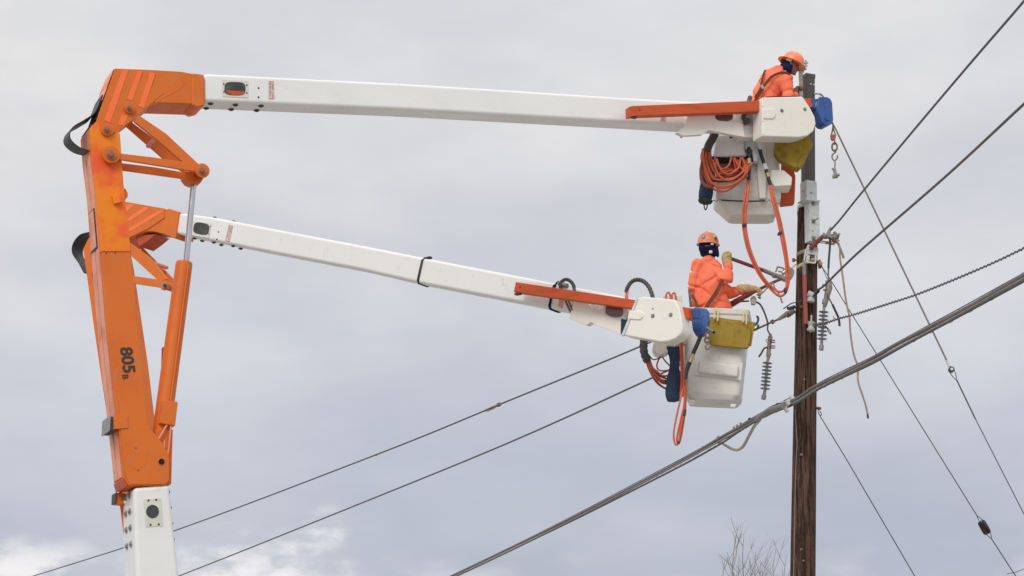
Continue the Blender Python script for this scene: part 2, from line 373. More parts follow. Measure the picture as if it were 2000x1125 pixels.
# ================================================================== NEAR LIFT (plane A)
FA = Frame(210, 250, 22.0, R(25))
A = thing('boom_lift', 'nearer orange and white boom lift marked 805B, its boom reaching the highest bucket', 'boom lift', FA.p(300, 1900, .3))
def ramp(pts, y):
    for (x0, y0), (x1, y1) in zip(pts, pts[1:]):
        if y <= y1: return x0 + (x1 - x0) * (y - y0) / (y1 - y0)
    return pts[-1][0]
# lower white boom
lb_l = [(260, 951), (267, 1125), (288, 1650)]
lb = FA.part('lower_boom', [(261, 952), (331, 946), (350, 1125), (405, 1650), (288, 1650), (267, 1125)], 0, .5, 'white', A, bevel=.045, seg=5)
FA.part('window_plate', [(280, 974.5), (314.5, 973), (319, 1027), (285, 1029)], -.006, .001, 'sticker', lb, bevel=.002)
FA.part('window', oval(298, 999, 12.5, 13, 28, 2), -.010, -.004, 'grey_window', lb, bevel=0)
for q in ((290, 977.5), (305, 976), (294, 1025), (310, 1024)): bolt(lb, FA.p(*q, -.006), -FA.n, .012, h=.008)
for i in range(4):
    y = 962 + i * 32
    for dpt, dx in ((.17, 0), (.33, 0)):
        x = ramp(lb_l, y); bolt(lb, FA.p(x, y, 0) + FA.n * dpt - FA.d * .002, -FA.d, .036, 'steel', h=.018)
    xr = [334, 337, 340, 343][i] - 1.5
    bolt(lb, FA.p(xr, 957 + i * 31, 0) + FA.n * .12, FA.d, .03, h=.03)
for i in range(3): FA.part('label', [(242 + i, 978 + i * .1), (246 + i, 978), (246.5 + i, 983), (242.5 + i, 983)], .2, .21, 'sticker', lb, bevel=0) if i == 0 else None
# orange arm, lower (duller) and upper (repainted) half
armL = [(175, 248), (180, 310), (187, 360), (198, 492), (210, 641), (236, 870), (243, 935)]
armR = [(233, 258), (240, 340), (242, 360), (256, 492), (270, 641), (289, 829)]
arm = FA.part('arm', [(x, y) for x, y in armL if y > 491] + [(252, 949), (322, 949), (330, 938), (331.5, 900), (329, 884), (318, 866), (289, 829), (270, 641), (256, 492)], 0, .42, 'orange', A, bevel=.012)
FA.part('arm_upper', [(175, 250), (180, 310), (187, 360), (198, 491.5), (256, 491.5), (242, 360), (239.5, 330), (235, 262), (225, 240), (190, 236)], -.004, .416, 'orange_new', A, bevel=.012, label='brighter repainted top half of the orange arm')
def leftface(name, y0, y1, d0, d1, m, parent, out=.006, n=8, bevel=.003):
    mb = MB(); a = []
    for i in range(n + 1):
        y = y0 + (y1 - y0) * i / n; q = FA.p(ramp(armL, y), y, 0)
        a.append(q)
    vs_ = []; fs = []
    for q in a:
        for dd, oo in ((d0, out), (d1, out), (d1, -.004), (d0, -.004)): vs_.append(q + FA.n * dd - FA.d * oo)
    for i in range(n):
        for j in range(4): fs.append((i * 4 + j, i * 4 + (j + 1) % 4, (i + 1) * 4 + (j + 1) % 4, (i + 1) * 4 + j))
    fs += [(0, 1, 2, 3), (n * 4 + 3, n * 4 + 2, n * 4 + 1, n * 4)]
    return obj(name, mb.add(vs_, fs), m, parent, bevel=bevel)
leftface('cable_channel', 300, 930, .07, .20, 'orange_pale', arm, .010)
leftface('cable_channel', 300, 930, .225, .36, 'orange_pale', arm, .014)
pl = leftface('cover_plate', 402, 480, .09, .34, 'black', arm, .020, 3)
leftface('cover_plate', 405, 477, .105, .325, 'orange_pale', pl, .026, 3)
# cheek plate doubler, weld outline, lugs, clamp
FA.part('cheek_doubler', [(232, 783), (238, 781), (272, 806), (289, 833), (318, 867), (329, 885), (330, 900), (330, 938), (322, 946), (254, 946), (245, 930), (237, 850)], -.010, .001, 'orange', A, bevel=.004)
FA.part('inspection_plate', [(248, 880), (258, 868), (284, 868), (289, 880), (285, 905), (270, 918), (262, 916), (248, 900)], -.0118, -.0095, 'orange', A, bevel=.001)
for q in ((265, 874), (270, 917)): bolt(A, FA.p(*q, -.015), -FA.n, .01, 'pin', .006)
hb = MB(); FA.disc(hb, 315.5, 902, -.0125, -.009, .036, 28); obj('pivot_hole', hb, 'hole', A)
hb = MB(); c_ = FA.p(315.5, 902, -.010); ring = [c_ + (FA.d * math.cos(t) + V((0, 0, 1)) * math.sin(t)) * .038 for t in [i * math.pi / 14 for i in range(29)]]
obj('bushing', hb.tube(ring, .005, 6, False), 'orange', A)
cl_ = FA.part('hose_clamp', [(222, 811), (250, 810), (250.5, 836), (222.5, 838)], -.02, .001, 'orange', A, bevel=.004)
mb = MB(); q = FA.p(228, 827, 0)
mb.box(q + FA.n * .17 - FA.d * .03, FA.d * .035, FA.n * .15, V((0, 0, .075))); obj('rubber_pad', mb, 'sleeve', cl_, bevel=.01)
mb = MB(); mb.box(q + FA.n * .17 - FA.d * .07, FA.d * .006, FA.n * .16, V((0, 0, .082))); obj('pad_plate', mb, 'steel', cl_, bevel=.003)
mb = MB(); q = FA.p(245, 962, 0)
mb.box(q + FA.n * .42 + FA.d * .05, FA.d * .05, FA.n * .06, V((0, 0, .06))); obj('hose_bracket', mb, 'orange', A, bevel=.006)
mb = MB(); mb.box(q + FA.n * .42 - FA.d * .01, FA.d * .01, FA.n * .075, V((0, 0, .055))); obj('bracket_plate', mb, 'sleeve', A, bevel=.003)
mb = MB()
FA.plate(mb, [(238, 936), (246, 930), (251, 946), (243, 953)], .02, .36); obj('arm_foot', mb, 'orange_dark', A, bevel=.006)
mb = MB(); FA.tube(mb, [(233, 930), (236, 970), (243, 1030), (250, 1090)], .46, .02); obj('hydraulic_line', mb, 'orange', A)
FA.part('lug', [(219, 381), (235, 378.5), (238.5, 394), (223.5, 398)], -.045, -.003, 'orange_new', A, bevel=.005)
FA.part('lug', [(240, 366), (246, 369), (250, 377), (250, 384), (244, 391), (240, 390)], .06, .3, 'orange_new', A, bevel=.006)
for q in ((207.5, 494.5), (225, 494)): bolt(A, FA.p(*q, -.001), -FA.n, .009, 'bolt', .006)
# fleet number
printed(FA, '805', (233.5, 678.5), (240.5, 729), (258.5, 677), -.003, 'blackprint', arm, .032, 'fleet_number')
printed(FA, 'B', (238.5, 732), (239.5, 741), (250.5, 731), -.003, 'blackprint', arm, .032, 'fleet_number')
# elbow
el = FA.part('elbow', [(224, 133), (300, 136), (356, 139.5), (376, 143.5), (397, 146), (399, 200), (389, 203), (300, 200), (262, 229), (219, 262), (206, 259), (189, 236), (190, 232)], .0, .40, 'orange', A, bevel=.012)
el2 = FA.part('elbow_cheek', [(224.5, 134), (232, 134.5), (320, 181), (263, 230), (221, 264.5), (204, 260), (188.5, 237), (189, 233)], -.005, .002, 'orange', A, bevel=.002)
FA.part('elbow_cheek', [(224.5, 134), (320, 181), (263, 230), (221, 264.5), (204, 260), (188.5, 237)], .395, .41, 'orange', A, bevel=.005)
FA.part('collar', [(375, 142), (399, 145), (400.5, 206), (385, 210), (375, 204)], -.012, .34, 'orange', A, bevel=.02, seg=3)
mb = MB(); FA.tube(mb, [(362, 160), (348, 175), (321, 190), (300, 204)], -.0, .004, 6); obj('weld_bead', mb, 'orange', A)
for s_ in ([(238, 136), (250.5, 137), (215.5, 240), (203.5, 235)], [(268, 138.5), (278, 139), (258.5, 196), (247.5, 194)],
           [(293, 141), (304, 143), (281, 211), (270.5, 208)], [(238, 221), (249, 223), (242, 245), (230.5, 242)]):
    pass
def stripe(pts, d, par=el2): return FA.part('reflective_stripe', pts, d - .003, d + .0005, 'stripe', par, bevel=0)
for q in ([(239, 136.5), (250.5, 137), (215.5, 240), (203.5, 235)], [(268.5, 138.5), (278.5, 139), (259, 196), (248, 194)],
          [(293, 141), (304, 143), (281, 211), (270.5, 208)], [(238, 223), (250, 226), (242, 246), (230, 243)]): stripe(q, -.0065)
# slanted back plate of the elbow
a0, a1 = FA.p(224, 133, 0), FA.p(201, 195, 0); a2 = FA.p(188.5, 232, 0)
mb = MB(); t = FA.n * .40; nb = (a1 - a0).cross(t).normalized(); nb = nb if nb.x < 0 else -nb
mb.add([a0 + nb * .006, a1 + nb * .006, a1 + t + nb * .006, a0 + t + nb * .006], [(0, 1, 2, 3)]); obj('back_plate', mb, 'orange_pale', el, smooth=False)
mb = MB(); mb.add([a1 + nb * .007 + t * .06, a2 + nb * .007 + t * .06, a2 + t * .94 + nb * .007, a1 + t * .94 + nb * .007], [(0, 1, 2, 3)]); obj('back_opening', mb, 'hole', el, smooth=False)
mb = MB(); b0, b1 = FA.p(218, 150, 0), FA.p(213, 163, 0)
mb.add([b0 + nb * .009, b1 + nb * .009, b1 + t + nb * .009, b0 + t + nb * .009], [(0, 1, 2, 3)]); obj('reflective_stripe', mb, 'stripe', el, smooth=False)
def ribbon(name, path, wv, parent, m='black', th=.006):
    """a curled strap: path in world, width vector wv"""
    pts = smoothpath(path, 8); k = len(pts); vs_ = []
    for i, p in enumerate(pts):
        tv = (pts[min(i + 1, k - 1)] - pts[max(i - 1, 0)]).normalized(); wi = wv[0].lerp(wv[1], i / (k - 1)); nv = tv.cross(wi).normalized()
        vs_ += [p - wi / 2 + nv * th, p + wi / 2 + nv * th, p + wi / 2 - nv * th, p - wi / 2 - nv * th]
    fs = [(i * 4 + j, i * 4 + (j + 1) % 4, (i + 1) * 4 + (j + 1) % 4, (i + 1) * 4 + j) for i in range(k - 1) for j in range(4)] + [(0, 1, 2, 3), (k * 4 - 1, k * 4 - 2, k * 4 - 3, k * 4 - 4)]
    return obj(name, MB().add(vs_, fs), m, parent, bevel=.002)
ribbon('rubber_flap', [FA.p(194, 193, .2), FA.p(180, 226, .2), FA.p(160, 241, .2), FA.p(136, 256, .2), FA.p(131, 275, .2), FA.p(148, 292, .2), FA.p(172, 300, .2)],
       (FA.n * .30 + V((0, 0, .0)), FA.n * .26 + V((0, 0, .03))), A)
mb = MB()
FA.plate(mb, [(163, 262), (176, 244), (182, 262), (184, 300), (172, 318), (166, 300)], .30, .40); obj('arm_head', mb, 'orange_dark', A, bevel=.006)
def pin(F, px, py, d, r, par, m='orange', mn='pin'):
    mb = MB(); F.disc(mb, px, py, d - .02, d + .01, r, 28); o = obj('pin_boss', mb, m, par, bevel=.004)
    mb = MB(); F.disc(mb, px, py, d - .032, d - .015, r * .66, 24); obj('washer', mb, mn, o, bevel=.003)
    mb = MB(); F.disc(mb, px, py, d - .06, d - .03, r * .38, 6); F.disc(mb, px, py, d - .07, d - .055, r * .2, 12); obj('nut', mb, 'nut' if mn == 'pin' else 'bolt', o, bevel=.002)
    return o
pin(FA, 254, 210.5, -.015, .063, A); pin(FA, 210, 252.5, -.02, .072, A); pin(FA, 217.5, 301.5, -.05, .098, A); 
# linkage
FA.part('link', [(272, 225), (325, 261), (389, 321), (380, 330), (360, 319), (312, 277), (262, 237)], -.02, .02, 'orange', A, bevel=.006)
FA.part('link', [(247, 246), (257, 238), (300, 270), (372, 329), (362, 338), (318, 308)], .34, .38, 'orange', A, bevel=.006)
mb = MB(); mb.tube([FA.p(305, 268, 0.03), FA.p(305, 268, 0.03) + FA.n * .32], .028, 16); obj('spacer_rod', mb, 'orange_pale', A)
FA.part('link', [(215, 292), (235, 299.5), (300, 307), (385, 320), (392, 340), (381, 335), (325, 325.5), (233, 311), (214, 312)], -.055, -.015, 'orange', A, bevel=.006)
FA.part('link', [(236, 318), (300, 326), (375, 339), (372, 351), (348, 347), (240, 332)], .34, .38, 'orange', A, bevel=.006)
mb = MB(); c_ = FA.p(396, 333, -.06); mb.tube([c_, c_ + FA.n * .46], .050, 20); obj('knuckle_pin', mb, 'orange_dark', A, bevel=.005)
pin(FA, 396, 332.5, -.06, .082, A)
FA.part('knuckle', [(378, 334), (398, 348), (392, 357), (378, 359), (368, 355), (360, 345), (362, 335)], .1, .26, 'orange', A, bevel=.01)
# cylinder
q0, q1 = FA.p(378.5, 352, .18), FA.p(363.5, 512, .18)
mb = MB(); mb.tube([q0, q1], .034, 32); obj('piston_rod', mb, 'chrome', A)
bpts = [FA.p(360, 512, .18), FA.p(324, 780, .18), FA.p(313, 862, .18)]
mb = MB(); mb.tube([bpts[0], bpts[0].lerp(bpts[1], .02), bpts[1], bpts[2]], [.088, .094, .098, .098], 32); cyl = obj('hydraulic_cylinder', mb, 'orange', A, bevel=.006)
mb = MB(); FA.tube(mb, [(369, 524), (366, 532), (352, 640), (335, 770), (333, 780)], .075, .010, 6); obj('pressure_line', mb, 'orange', cyl)
FA.part('valve_block', [(319, 781), (348, 784.5), (342.5, 832), (312, 826)], .03, .2, 'orange', A, bevel=.01)
FA.part('cylinder_foot', [(302, 840), (338, 838), (335, 946), (322, 946), (314, 890)], .08, .30, 'orange', A, bevel=.01)
for a in ([(326, 830, .05), (314, 850, .05), (306, 862, .03)], [(334, 832, .05), (330, 870, .05), (325, 905, .03)], [(322, 832, .1), (320, 850, .1), (322, 880, .06)]):
    mb = MB(); FA.tube(mb, a, 0, .010, 8); obj('hydraulic_line', mb, 'orange_pale', A)
FA.part('guard', [(317, 679), (320, 677), (318, 720), (316, 720)], .25, .28, 'orange_dark', A, bevel=0)
# upper boom
ubT = [(398, 142.5), (780, 161.5), (1000, 175), (1200, 188.5), (1370, 198.5), (1480, 204)]
ubB = [(398, 198), (780, 214), (1200, 237.5), (1345, 246), (1480, 253)]
ub = FA.part('upper_boom', ubT + ubB[::-1], .02, .31, 'white', A, bevel=.045, seg=5, angle=40)
FA.part('window_plate', [(434, 155.5), (485, 157.5), (485, 191), (434.5, 188.5)], .014, .021, 'sticker', ub, bevel=.002)
wn = FA.part('window', oval(459, 173, 20.5, 13, 32, 3.4, R(2)), .010, .016, 'grey_window', ub, bevel=0)
FA.part('window_red_arc', [(441, 177), (449, 176.5), (476, 178.5), (479, 181), (472, 185), (455, 185.5), (446, 183)], .0075, .0105, 'jib', wn, bevel=0)  # red arc low inside the window
for q in ((437, 164), (482, 166), (437.5, 179.5), (482, 181.5)): bolt(ub, FA.p(*q, .014), -FA.n, .010, h=.007)
for q in ((505, 172), (505, 190)): bolt(ub, FA.p(*q, .02), -FA.n, .012, 'black', .004)
warning_label(FA, [(525, 158.5), (535, 159), (535.5, 193.5), (525, 193)], .02, ub)
warning_label(FA, [(1290.5, 226), (1300, 226.5), (1300, 238), (1290.5, 237)], .02, ub)
for x, y in ((413, 143.5), (463, 146), (512, 148.5)): bolt(ub, FA.p(x, y, .02) + FA.n * .14, V((0, 0, 1)), .034, h=.016)
for x, y in ((414, 198.5), (463, 201), (513, 203)):
    for dd, dx in ((.06, 0), (.22, 0)): bolt(ub, FA.p(x + dx, y, .02) + FA.n * dd - V((0, 0, .004)), V((0, 0, -1)), .034, h=.015)
# tip: bracket, cover, jib, winch head
FA.part('boom_bracket', [(1344, 222), (1397, 221), (1412, 236), (1450, 239), (1456, 268), (1440, 265), (1385, 254), (1372, 263), (1335, 265), (1322, 259), (1340, 244)], -.04, .03, 'cream', A, bevel=.008)
for q in ((1337, 264), (1399, 259), (1434, 265)):
    bolt(A, FA.p(q[0], q[1] - 1, -.03) + FA.n * .08, V((0, 0, -1)), .022, h=.015)
FA.part('tip_window', oval(1414, 226, 18, 11, 28, 2.6), -.04, -.029, 'brown_window', A, bevel=.002)
FA.part('tip_box', [(1425, 216), (1478, 214), (1478, 268), (1456, 268), (1450, 239)], .02, .25, 'white_worn', A, bevel=.01)
mb = MB(); FA.tube(mb, [(1465, 190, .1), (1458, 215, -.06), (1452, 230, -.06), (1462, 236, -.07), (1454, 241, -.06)], 0, .03, 10); obj('hose_wrap', mb, 'sleeve', A)
jib = FA.part('jib', [(1229, 208), (1237, 206.5), (1586, 191.5), (1590, 209), (1488, 217), (1237, 226.5), (1230, 228)], -.20, -.09, 'jib', A, bevel=.008)
bolt(jib, FA.p(1249.5, 214.5, -.2), -FA.n, .012, 'black', .003)
mb = MB(); mb.box(FA.p(1238, 229, -.15), FA.d * .03, FA.n * .03, V((0, 0, .012))); obj('jib_stop', mb, 'sleeve', jib)
cv = FA.part('tip_cover', [(1489, 190), (1568, 188), (1582, 209), (1592, 228), (1594, 242), (1589, 256), (1578, 265), (1560, 268.5), (1489, 266)], -.27, -.03, 'cream', A, bevel=.018, seg=4)
mb = MB(); e0, e1, e2, e3 = FA.p(1488, 195, -.25), FA.p(1475, 222, -.05), FA.p(1475, 268, -.05), FA.p(1488, 264, -.25)
mb.prism([e0, e1, e2, e3], FA.d * .05); obj('cover_side', mb, 'cream', cv, bevel=.005)
FA.part('handle_pad', [(1491, 213), (1509, 212.5), (1514, 215), (1516, 221), (1514, 228), (1509, 231.5), (1491, 231)], -.285, -.268, 'cream', cv, bevel=.006, seg=3)
for q in ((1527, 216), (1572, 213.5)): bolt(cv, FA.p(*q, -.27), -FA.n, .026, 'steel', .012)
for q in ((1491, 193), (1490, 207), (1490, 262), (1490, 237)): bolt(cv, FA.p(*q, -.27), -FA.n, .006, 'bolt', .003)
mb = MB(); FA.plate(mb, [(1498, 188.5), (1560, 187.5), (1540, 189.5), (1510, 189.8)], -.1, .0); obj('cover_slot', mb, 'hole', cv, smooth=False)
wh = FA.part('winch_arm', [(1584, 193), (1604, 193), (1604, 216), (1590, 212)], -.21, -.08, 'blue', A, bevel=.006)
hd = [(1599, 191), (1606, 188.5), (1616, 189), (1623, 193), (1626, 201), (1628, 234), (1626, 241), (1619, 245), (1611, 243.5), (1605, 237), (1599, 220), (1596, 212)]
FA.part('winch_head', hd, -.24, -.06, 'blue', A, bevel=.012, seg=3)
FA.part('winch_relief', [(1609, 198), (1619, 198), (1620, 208), (1616.5, 211), (1617, 223), (1621, 228), (1620, 236), (1611, 236), (1609.5, 229), (1613, 223), (1612, 210), (1609, 206)], -.245, -.239, 'blue', A, bevel=.003)
for q in ((1616, 231),):
    mb = MB(); FA.disc(mb, *q, -.256, -.246, .028, 20); obj('sheave_cap', mb, 'blue', A, bevel=.003)
mb = MB(); FA.tube(mb, [(1592, 205), (1597, 199), (1601, 202), (1597, 209), (1593, 208), (1597, 203)], -.222, .006, 6); obj('retaining_clip', mb, 'steel', A)
mb = MB(); FA.tube(mb, [(1588, 214), (1594, 216), (1600, 222)], -.12, .010, 6); FA.tube(mb, [(1592, 183), (1603, 184), (1609, 190)], -.12, .010, 6); obj('guide_rod', mb, 'steel', A)
# winch rope, shackle, chain, hook
Yh = FA.p(1627, 243, -.15).y
wr = thing('winch_hook_line', 'red swivel, chain link and hook hanging below the blue winch head beside the post', 'hook', P(1630, 348, Yh))
mb = MB(); mb.tube(sp([(1626, 240), (1627, 248), (1624, 263)], Yh, 4), .009, 6); mb.tube(sp([(1627, 246), (1629, 256), (1632, 264)], Yh, 4), .009, 6); obj('wire_rope', mb, 'rust', wr)
mb = MB(); mb.prism([P(x, y, Yh - .025) for x, y in ((1622, 262), (1634, 262), (1632, 271), (1626, 274), (1623, 270))], V((0, .05, 0))); obj('swivel', mb, 'stick_bright', wr, bevel=.008)
def link_ring(cx, cy, hx, hy, Y, r, side=False):
    pts = [P(cx + (0 if side else hx * math.cos(t)), cy + hy * math.sin(t), Y + (hx / 160 * math.cos(t) if side else 0)) for t in [i * math.pi / 10 for i in range(21)]]
    return MB().tube(pts, r, 8, False)
obj('chain_link', link_ring(1630, 276, 3, 6, Yh, .010, True), 'rust', wr)
obj('chain_link', link_ring(1630, 287, 5, 8, Yh, .012), 'rust', wr)
obj('hook', MB().tube(sp([(1630, 292), (1632, 297), (1626, 302), (1625.5, 309), (1630, 314), (1635, 309), (1635.5, 303)], Yh, 5), [.010, .018, .019, .008], 8), 'rust', wr)
cp = thing('grounding_clamp', 'small tan clamp dangling from the hook at the end of the winch line', 'clamp', P(1632, 348, Yh))
mb = MB(); mb.tube(sp([(1629, 313), (1631, 318), (1630, 330)], Yh, 4), .010, 6); obj('strap', mb, 'tan', cp)
mb = MB(); mb.prism([P(x, y, Yh - .025) for x, y in ((1627, 328), (1633, 328), (1635, 338), (1638, 341), (1637, 346), (1627, 347), (1626, 342), (1629, 337))], V((0, .05, 0))); obj('jaw', mb, 'alu', cp, bevel=.008)
mb = MB(); mb.tube([P(1633, 343, Yh - .03), P(1639, 341, Yh - .03)], .02, 10); mb.tube([P(1625, 329, Yh), P(1628, 331, Yh)], .014, 8); obj('screw', mb, 'alu', cp)

# ================================================================== buckets
def bucket(name, parent, C, ax, ay, up, levels, m, wall=.03):
    """levels: (height, x centre, half width, half depth, corner radius)"""
    def ringpts(h, xc, hw, hdp, cr, yc=0):
        o = []
        for (sx, sy, a0_) in ((1, -1, -90), (1, 1, 0), (-1, 1, 90), (-1, -1, 180)):
            for k in range(7):
                a = R(a0_ + 90 * k / 6); o.append(C + up * h + ax * (xc + sx * (hw - cr) + cr * math.cos(a)) + ay * (yc + sy * (hdp - cr) + cr * math.sin(a)))
        return o
    rings = [ringpts(*l) for l in levels]; top = levels[-1]
    rings.append(ringpts(top[0], top[1], top[2] - wall, top[3] - wall, top[4] * .8)); l1 = levels[2]
    rings.append(ringpts(l1[0], l1[1], l1[2] - wall, l1[3] - wall, l1[4] * .8))
    k = len(rings[0]); vs_ = [p for r_ in rings for p in r_]
    fs = [(i * k + j, i * k + (j + 1) % k, (i + 1) * k + (j + 1) % k, (i + 1) * k + j) for i in range(len(rings) - 1) for j in range(k)]
    fs += [tuple(range(k)), tuple((len(rings) - 1) * k + j for j in range(k))]
    return obj(name, MB().add(vs_, fs), m, parent, bevel=.01, angle=25, seg=3)
YA = 26.15    # bucket A centre
UPA = V((0, 0, 1)); s160 = lambda px: px / (FPX / 26.0)
CA = P(1460, 430, YA); CA.y = YA
bkA = bucket('bucket', A, CA, V((1, 0, 0)), V((0, 1, 0)), UPA,
             [(0, .05, .27, .16, .07), (.015, .05, .30, .19, .08), (.20, .0, .41, .27, .09), (.26, .0, .42, .28, .09), (.30, 0, .415, .275, .09), (1.02, -.01, .425, .29, .09), (1.03, -.01, .45, .31, .09), (1.08, -.01, .45, .31, .09)], 'bucket')
yf = YA - .28
# ribs, side step box and belt on bucket A
mb = MB(); mb.prism([P(x, y, yf - .05) for x, y in ((1479, 275), (1496, 275), (1499, 330), (1496, 388), (1483, 388), (1478, 330))], V((0, .06, 0))); obj('rib', mb, 'bucket', bkA, bevel=.02, seg=3)
mb = MB(); mb.prism([P(x, y, yf - .02) for x, y in ((1410, 312), (1428, 312), (1430, 385), (1400, 388), (1397, 315))], V((0, .03, 0))); obj('rib', mb, 'bucket', bkA, bevel=.01)
mb = MB(); mb.prism([P(x, y, yf - .12) for x, y in ((1506, 331), (1531, 332), (1547, 346), (1546, 362), (1512, 364), (1503, 350))], V((0, .3, 0))); obj('bucket_step', mb, 'cream', bkA, bevel=.012, seg=3)
# white shroud over the bucket mount
mb = MB(); mb.prism([P(x, y, yf - .14) for x, y in ((1399, 262), (1456, 262), (1455, 292), (1460, 305), (1392, 305), (1394, 292))], V((0, .16, 0))); obj('mount_shroud', mb, 'white', A, bevel=.03, seg=4)
mb = MB(); mb.prism([P(x, y, yf - .16) for x, y in ((1455, 266), (1482, 268), (1480, 314), (1472, 314), (1469, 291), (1456, 290))], V((0, .12, 0))); obj('mount_plate', mb, 'galv', A, bevel=.004)
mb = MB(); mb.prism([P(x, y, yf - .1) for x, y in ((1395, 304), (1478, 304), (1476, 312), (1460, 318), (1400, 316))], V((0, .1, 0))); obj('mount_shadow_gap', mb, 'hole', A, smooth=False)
mb = MB(); mb.prism([P(x, y, yf - .06) for x, y in ((1400, 315), (1462, 315), (1460, 345), (1430, 352), (1404, 345))], V((0, .05, 0))); obj('hose_hanger', mb, 'hosedark', A, bevel=.01)
# bungee cord round bucket A
bg_ = thing('bungee_cord', 'thin black bungee cord stretched round the white upper bucket below the hose coil', 'cord', P(1460, 393, yf - .02))
mb = MB(); mb.tube(sp([(1409, 391), (1440, 392.5), (1470, 393), (1494, 392)], yf - .02, 5), .010, 8); obj('cord', mb, 'black', bg_)
for q in ([(1392, 391), (1400, 393), (1404, 389), (1409, 391)], [(1494, 392), (1498, 395), (1501, 390), (1505, 393), (1526, 398)]):
    mb = MB(); mb.tube(sp(q, yf - .02, 5), .006, 6); obj('cord_hook', mb, 'steel', bg_)
# orange leg guard behind bucket A
mb = MB(); mb.prism([P(x, y, YA + .1) for x, y in ((1527, 310), (1538, 300), (1548, 318), (1554, 345), (1552, 395), (1550, 398), (1524, 401))], V((0, .10, 0)))
tag(obj('tool_holster', mb, 'jib', bevel=.015), 'flat orange holster hanging behind the right side of the upper bucket', 'holster')
# yellow tool tray A
ytA = thing('tool_apron', 'grimy yellow tool tray hanging tilted under the upper boom tip', 'tray', P(1550, 328, 25.9))
mb = MB(); mb.prism([P(x, y, 25.72) for x, y in ((1517, 262), (1572, 266), (1561, 312), (1556, 328), (1548, 326), (1524, 312), (1511, 297))], V((.02, .18, 0))); obj('tray', mb, 'yellow', ytA, bevel=.02, seg=3)
mb = MB(); mb.prism([P(x, y, 25.74) for x, y in ((1572, 266), (1579, 262), (1588, 281), (1571, 318), (1560, 328), (1556, 326))], V((.0, .2, 0))); obj('tray_end', mb, 'yellow', ytA, bevel=.012, seg=3)
# navy bags
def bagfield(pts, lo_hi, h=.012, amp=.008, seed=1):
    a = np.array([p[0][:] for p in pts]); mx_ = max(p[1] for p in pts) + .05
    def fn(g_):
        d = cap(g_, pts[0][0], pts[1][0], pts[0][1], pts[1][1])
        for i in range(1, len(pts) - 1): d = smin(d, cap(g_, pts[i][0], pts[i + 1][0], pts[i][1], pts[i + 1][1]), .03)
        return d + folds(g_, amp, seed, 30)
    return field(fn, a.min(0) - mx_, a.max(0) + mx_, h)
bA = thing('canvas_bag', 'dark navy and green canvas bag hanging beside the orange hose coil of the upper bucket', 'bag', P(1378, 412, 25.75))
obj('bag_body', bagfield([(P(1390, 312, 25.8), .045), (P(1383, 345, 25.8), .084), (P(1378, 382, 25.8), .090)], 0), 'navy', bA)
obj('bag_base', MB().lathe([(.05, .0), (.082, .015), (.094, .035), (.096, .05)], P(1377, 398, 25.8), P(1381, 372, 25.8) - P(1378, 397, 25.8), 24), 'teal', bA, bevel=.006)
obj('loop', MB().tube(sp([(1375, 396), (1375.5, 404), (1378, 410), (1381, 404), (1381, 397)], 25.78, 5), .008, 6), 'black', bA)
# wrapped hose bundle and orange coil, lift A
mb = MB(); mb.tube(sp([(1398, 255), (1392, 270), (1385, 282), (1380, 296)], 25.62, 6), [.055, .062, .06, .052], 14); obj('hose_wrap', mb, 'sleeve', A)
rnd = random.Random(11)
for i in range(11):
    u = i / 10; x0 = 1373 + 14 * u; Yh_ = 25.66 - .05 * (i % 3) + rnd.uniform(-.02, .02)
    lowx, lowy = 1408 + 16 * u + rnd.uniform(-4, 4), 369 - 40 * u + rnd.uniform(-5, 5)
    endx, endy = 1461 - 30 * (u ** 2) + rnd.uniform(-3, 3), 312 + rnd.uniform(-3, 2)
    pts = [(x0, 290, 25.62), (x0 - 3 + 6 * u, 312 + 4 * u, Yh_), ((x0 + lowx) / 2 - 7 + 3 * u, (320 + lowy) / 2 + 13, Yh_), (lowx + 4, lowy + 1, Yh_),
           ((lowx + endx) / 2 + 9, (lowy + endy) / 2 + 14 - 4 * u, Yh_), (endx + rnd.uniform(-1, 4), (lowy + endy) / 2 - 8, Yh_), (endx - 2, endy, 25.75)]
    mb = MB(); mb.tube(smoothpath([P(*q) for q in pts], 8), .0125, 8); obj('hydraulic_hose', mb, 'hose' if i % 4 != 3 else 'hosedark', A)
for q in ([(1396, 308), (1402, 322), (1412, 330), (1424, 322), (1428, 308)], [(1400, 310), (1408, 332), (1424, 340), (1442, 328), (1447, 308)], [(1434, 308), (1441, 322), (1452, 332), (1460, 345)], [(1450, 308), (1455, 322), (1459, 340)], [(1392, 312), (1404, 342), (1424, 352), (1446, 340), (1470, 318)]):
    mb = MB(); mb.tube(sp(q, 25.55, 7), .0125, 8); obj('hydraulic_hose', mb, 'hose', A)
mb = MB(); mb.tube(sp([(1372, 316), (1369, 335), (1372, 356), (1386, 365), (1397, 358)], 25.6, 6), .022, 10); obj('hydraulic_hose', mb, 'hosedark', A)
for q, m_ in (([(1462, 288), (1464, 305), (1463, 330), (1462, 352)], 'black'), ([(1481, 276), (1486, 300), (1494, 325), (1505, 362)], 'black')):
    mb = MB(); mb.tube(sp(q, 25.66, 6), .024, 10); obj('hose_fitting', mb, m_, A)
for q in ([(1463, 310), (1463.5, 320)], [(1493, 320), (1497, 331)], [(1499, 338), (1501.5, 346)], [(1479, 272), (1486, 292)]):
    mb = MB(); mb.tube([P(*k, 25.655) for k in q], .029, 12); obj('ferrule', mb, 'brass' if q[0][0] < 1475 or q[0][1] > 325 else 'galv', A)
mb = MB(); mb.tube([P(1483, 277, 25.58), P(1483, 277, 25.7)], .04, 16); obj('swivel_joint', mb, 'galv', A, bevel=.005)
lp = thing('hose_loop', 'long double loop of orange hose hanging from the upper bucket past the worker below', 'hose', P(1525, 580, 25.6))
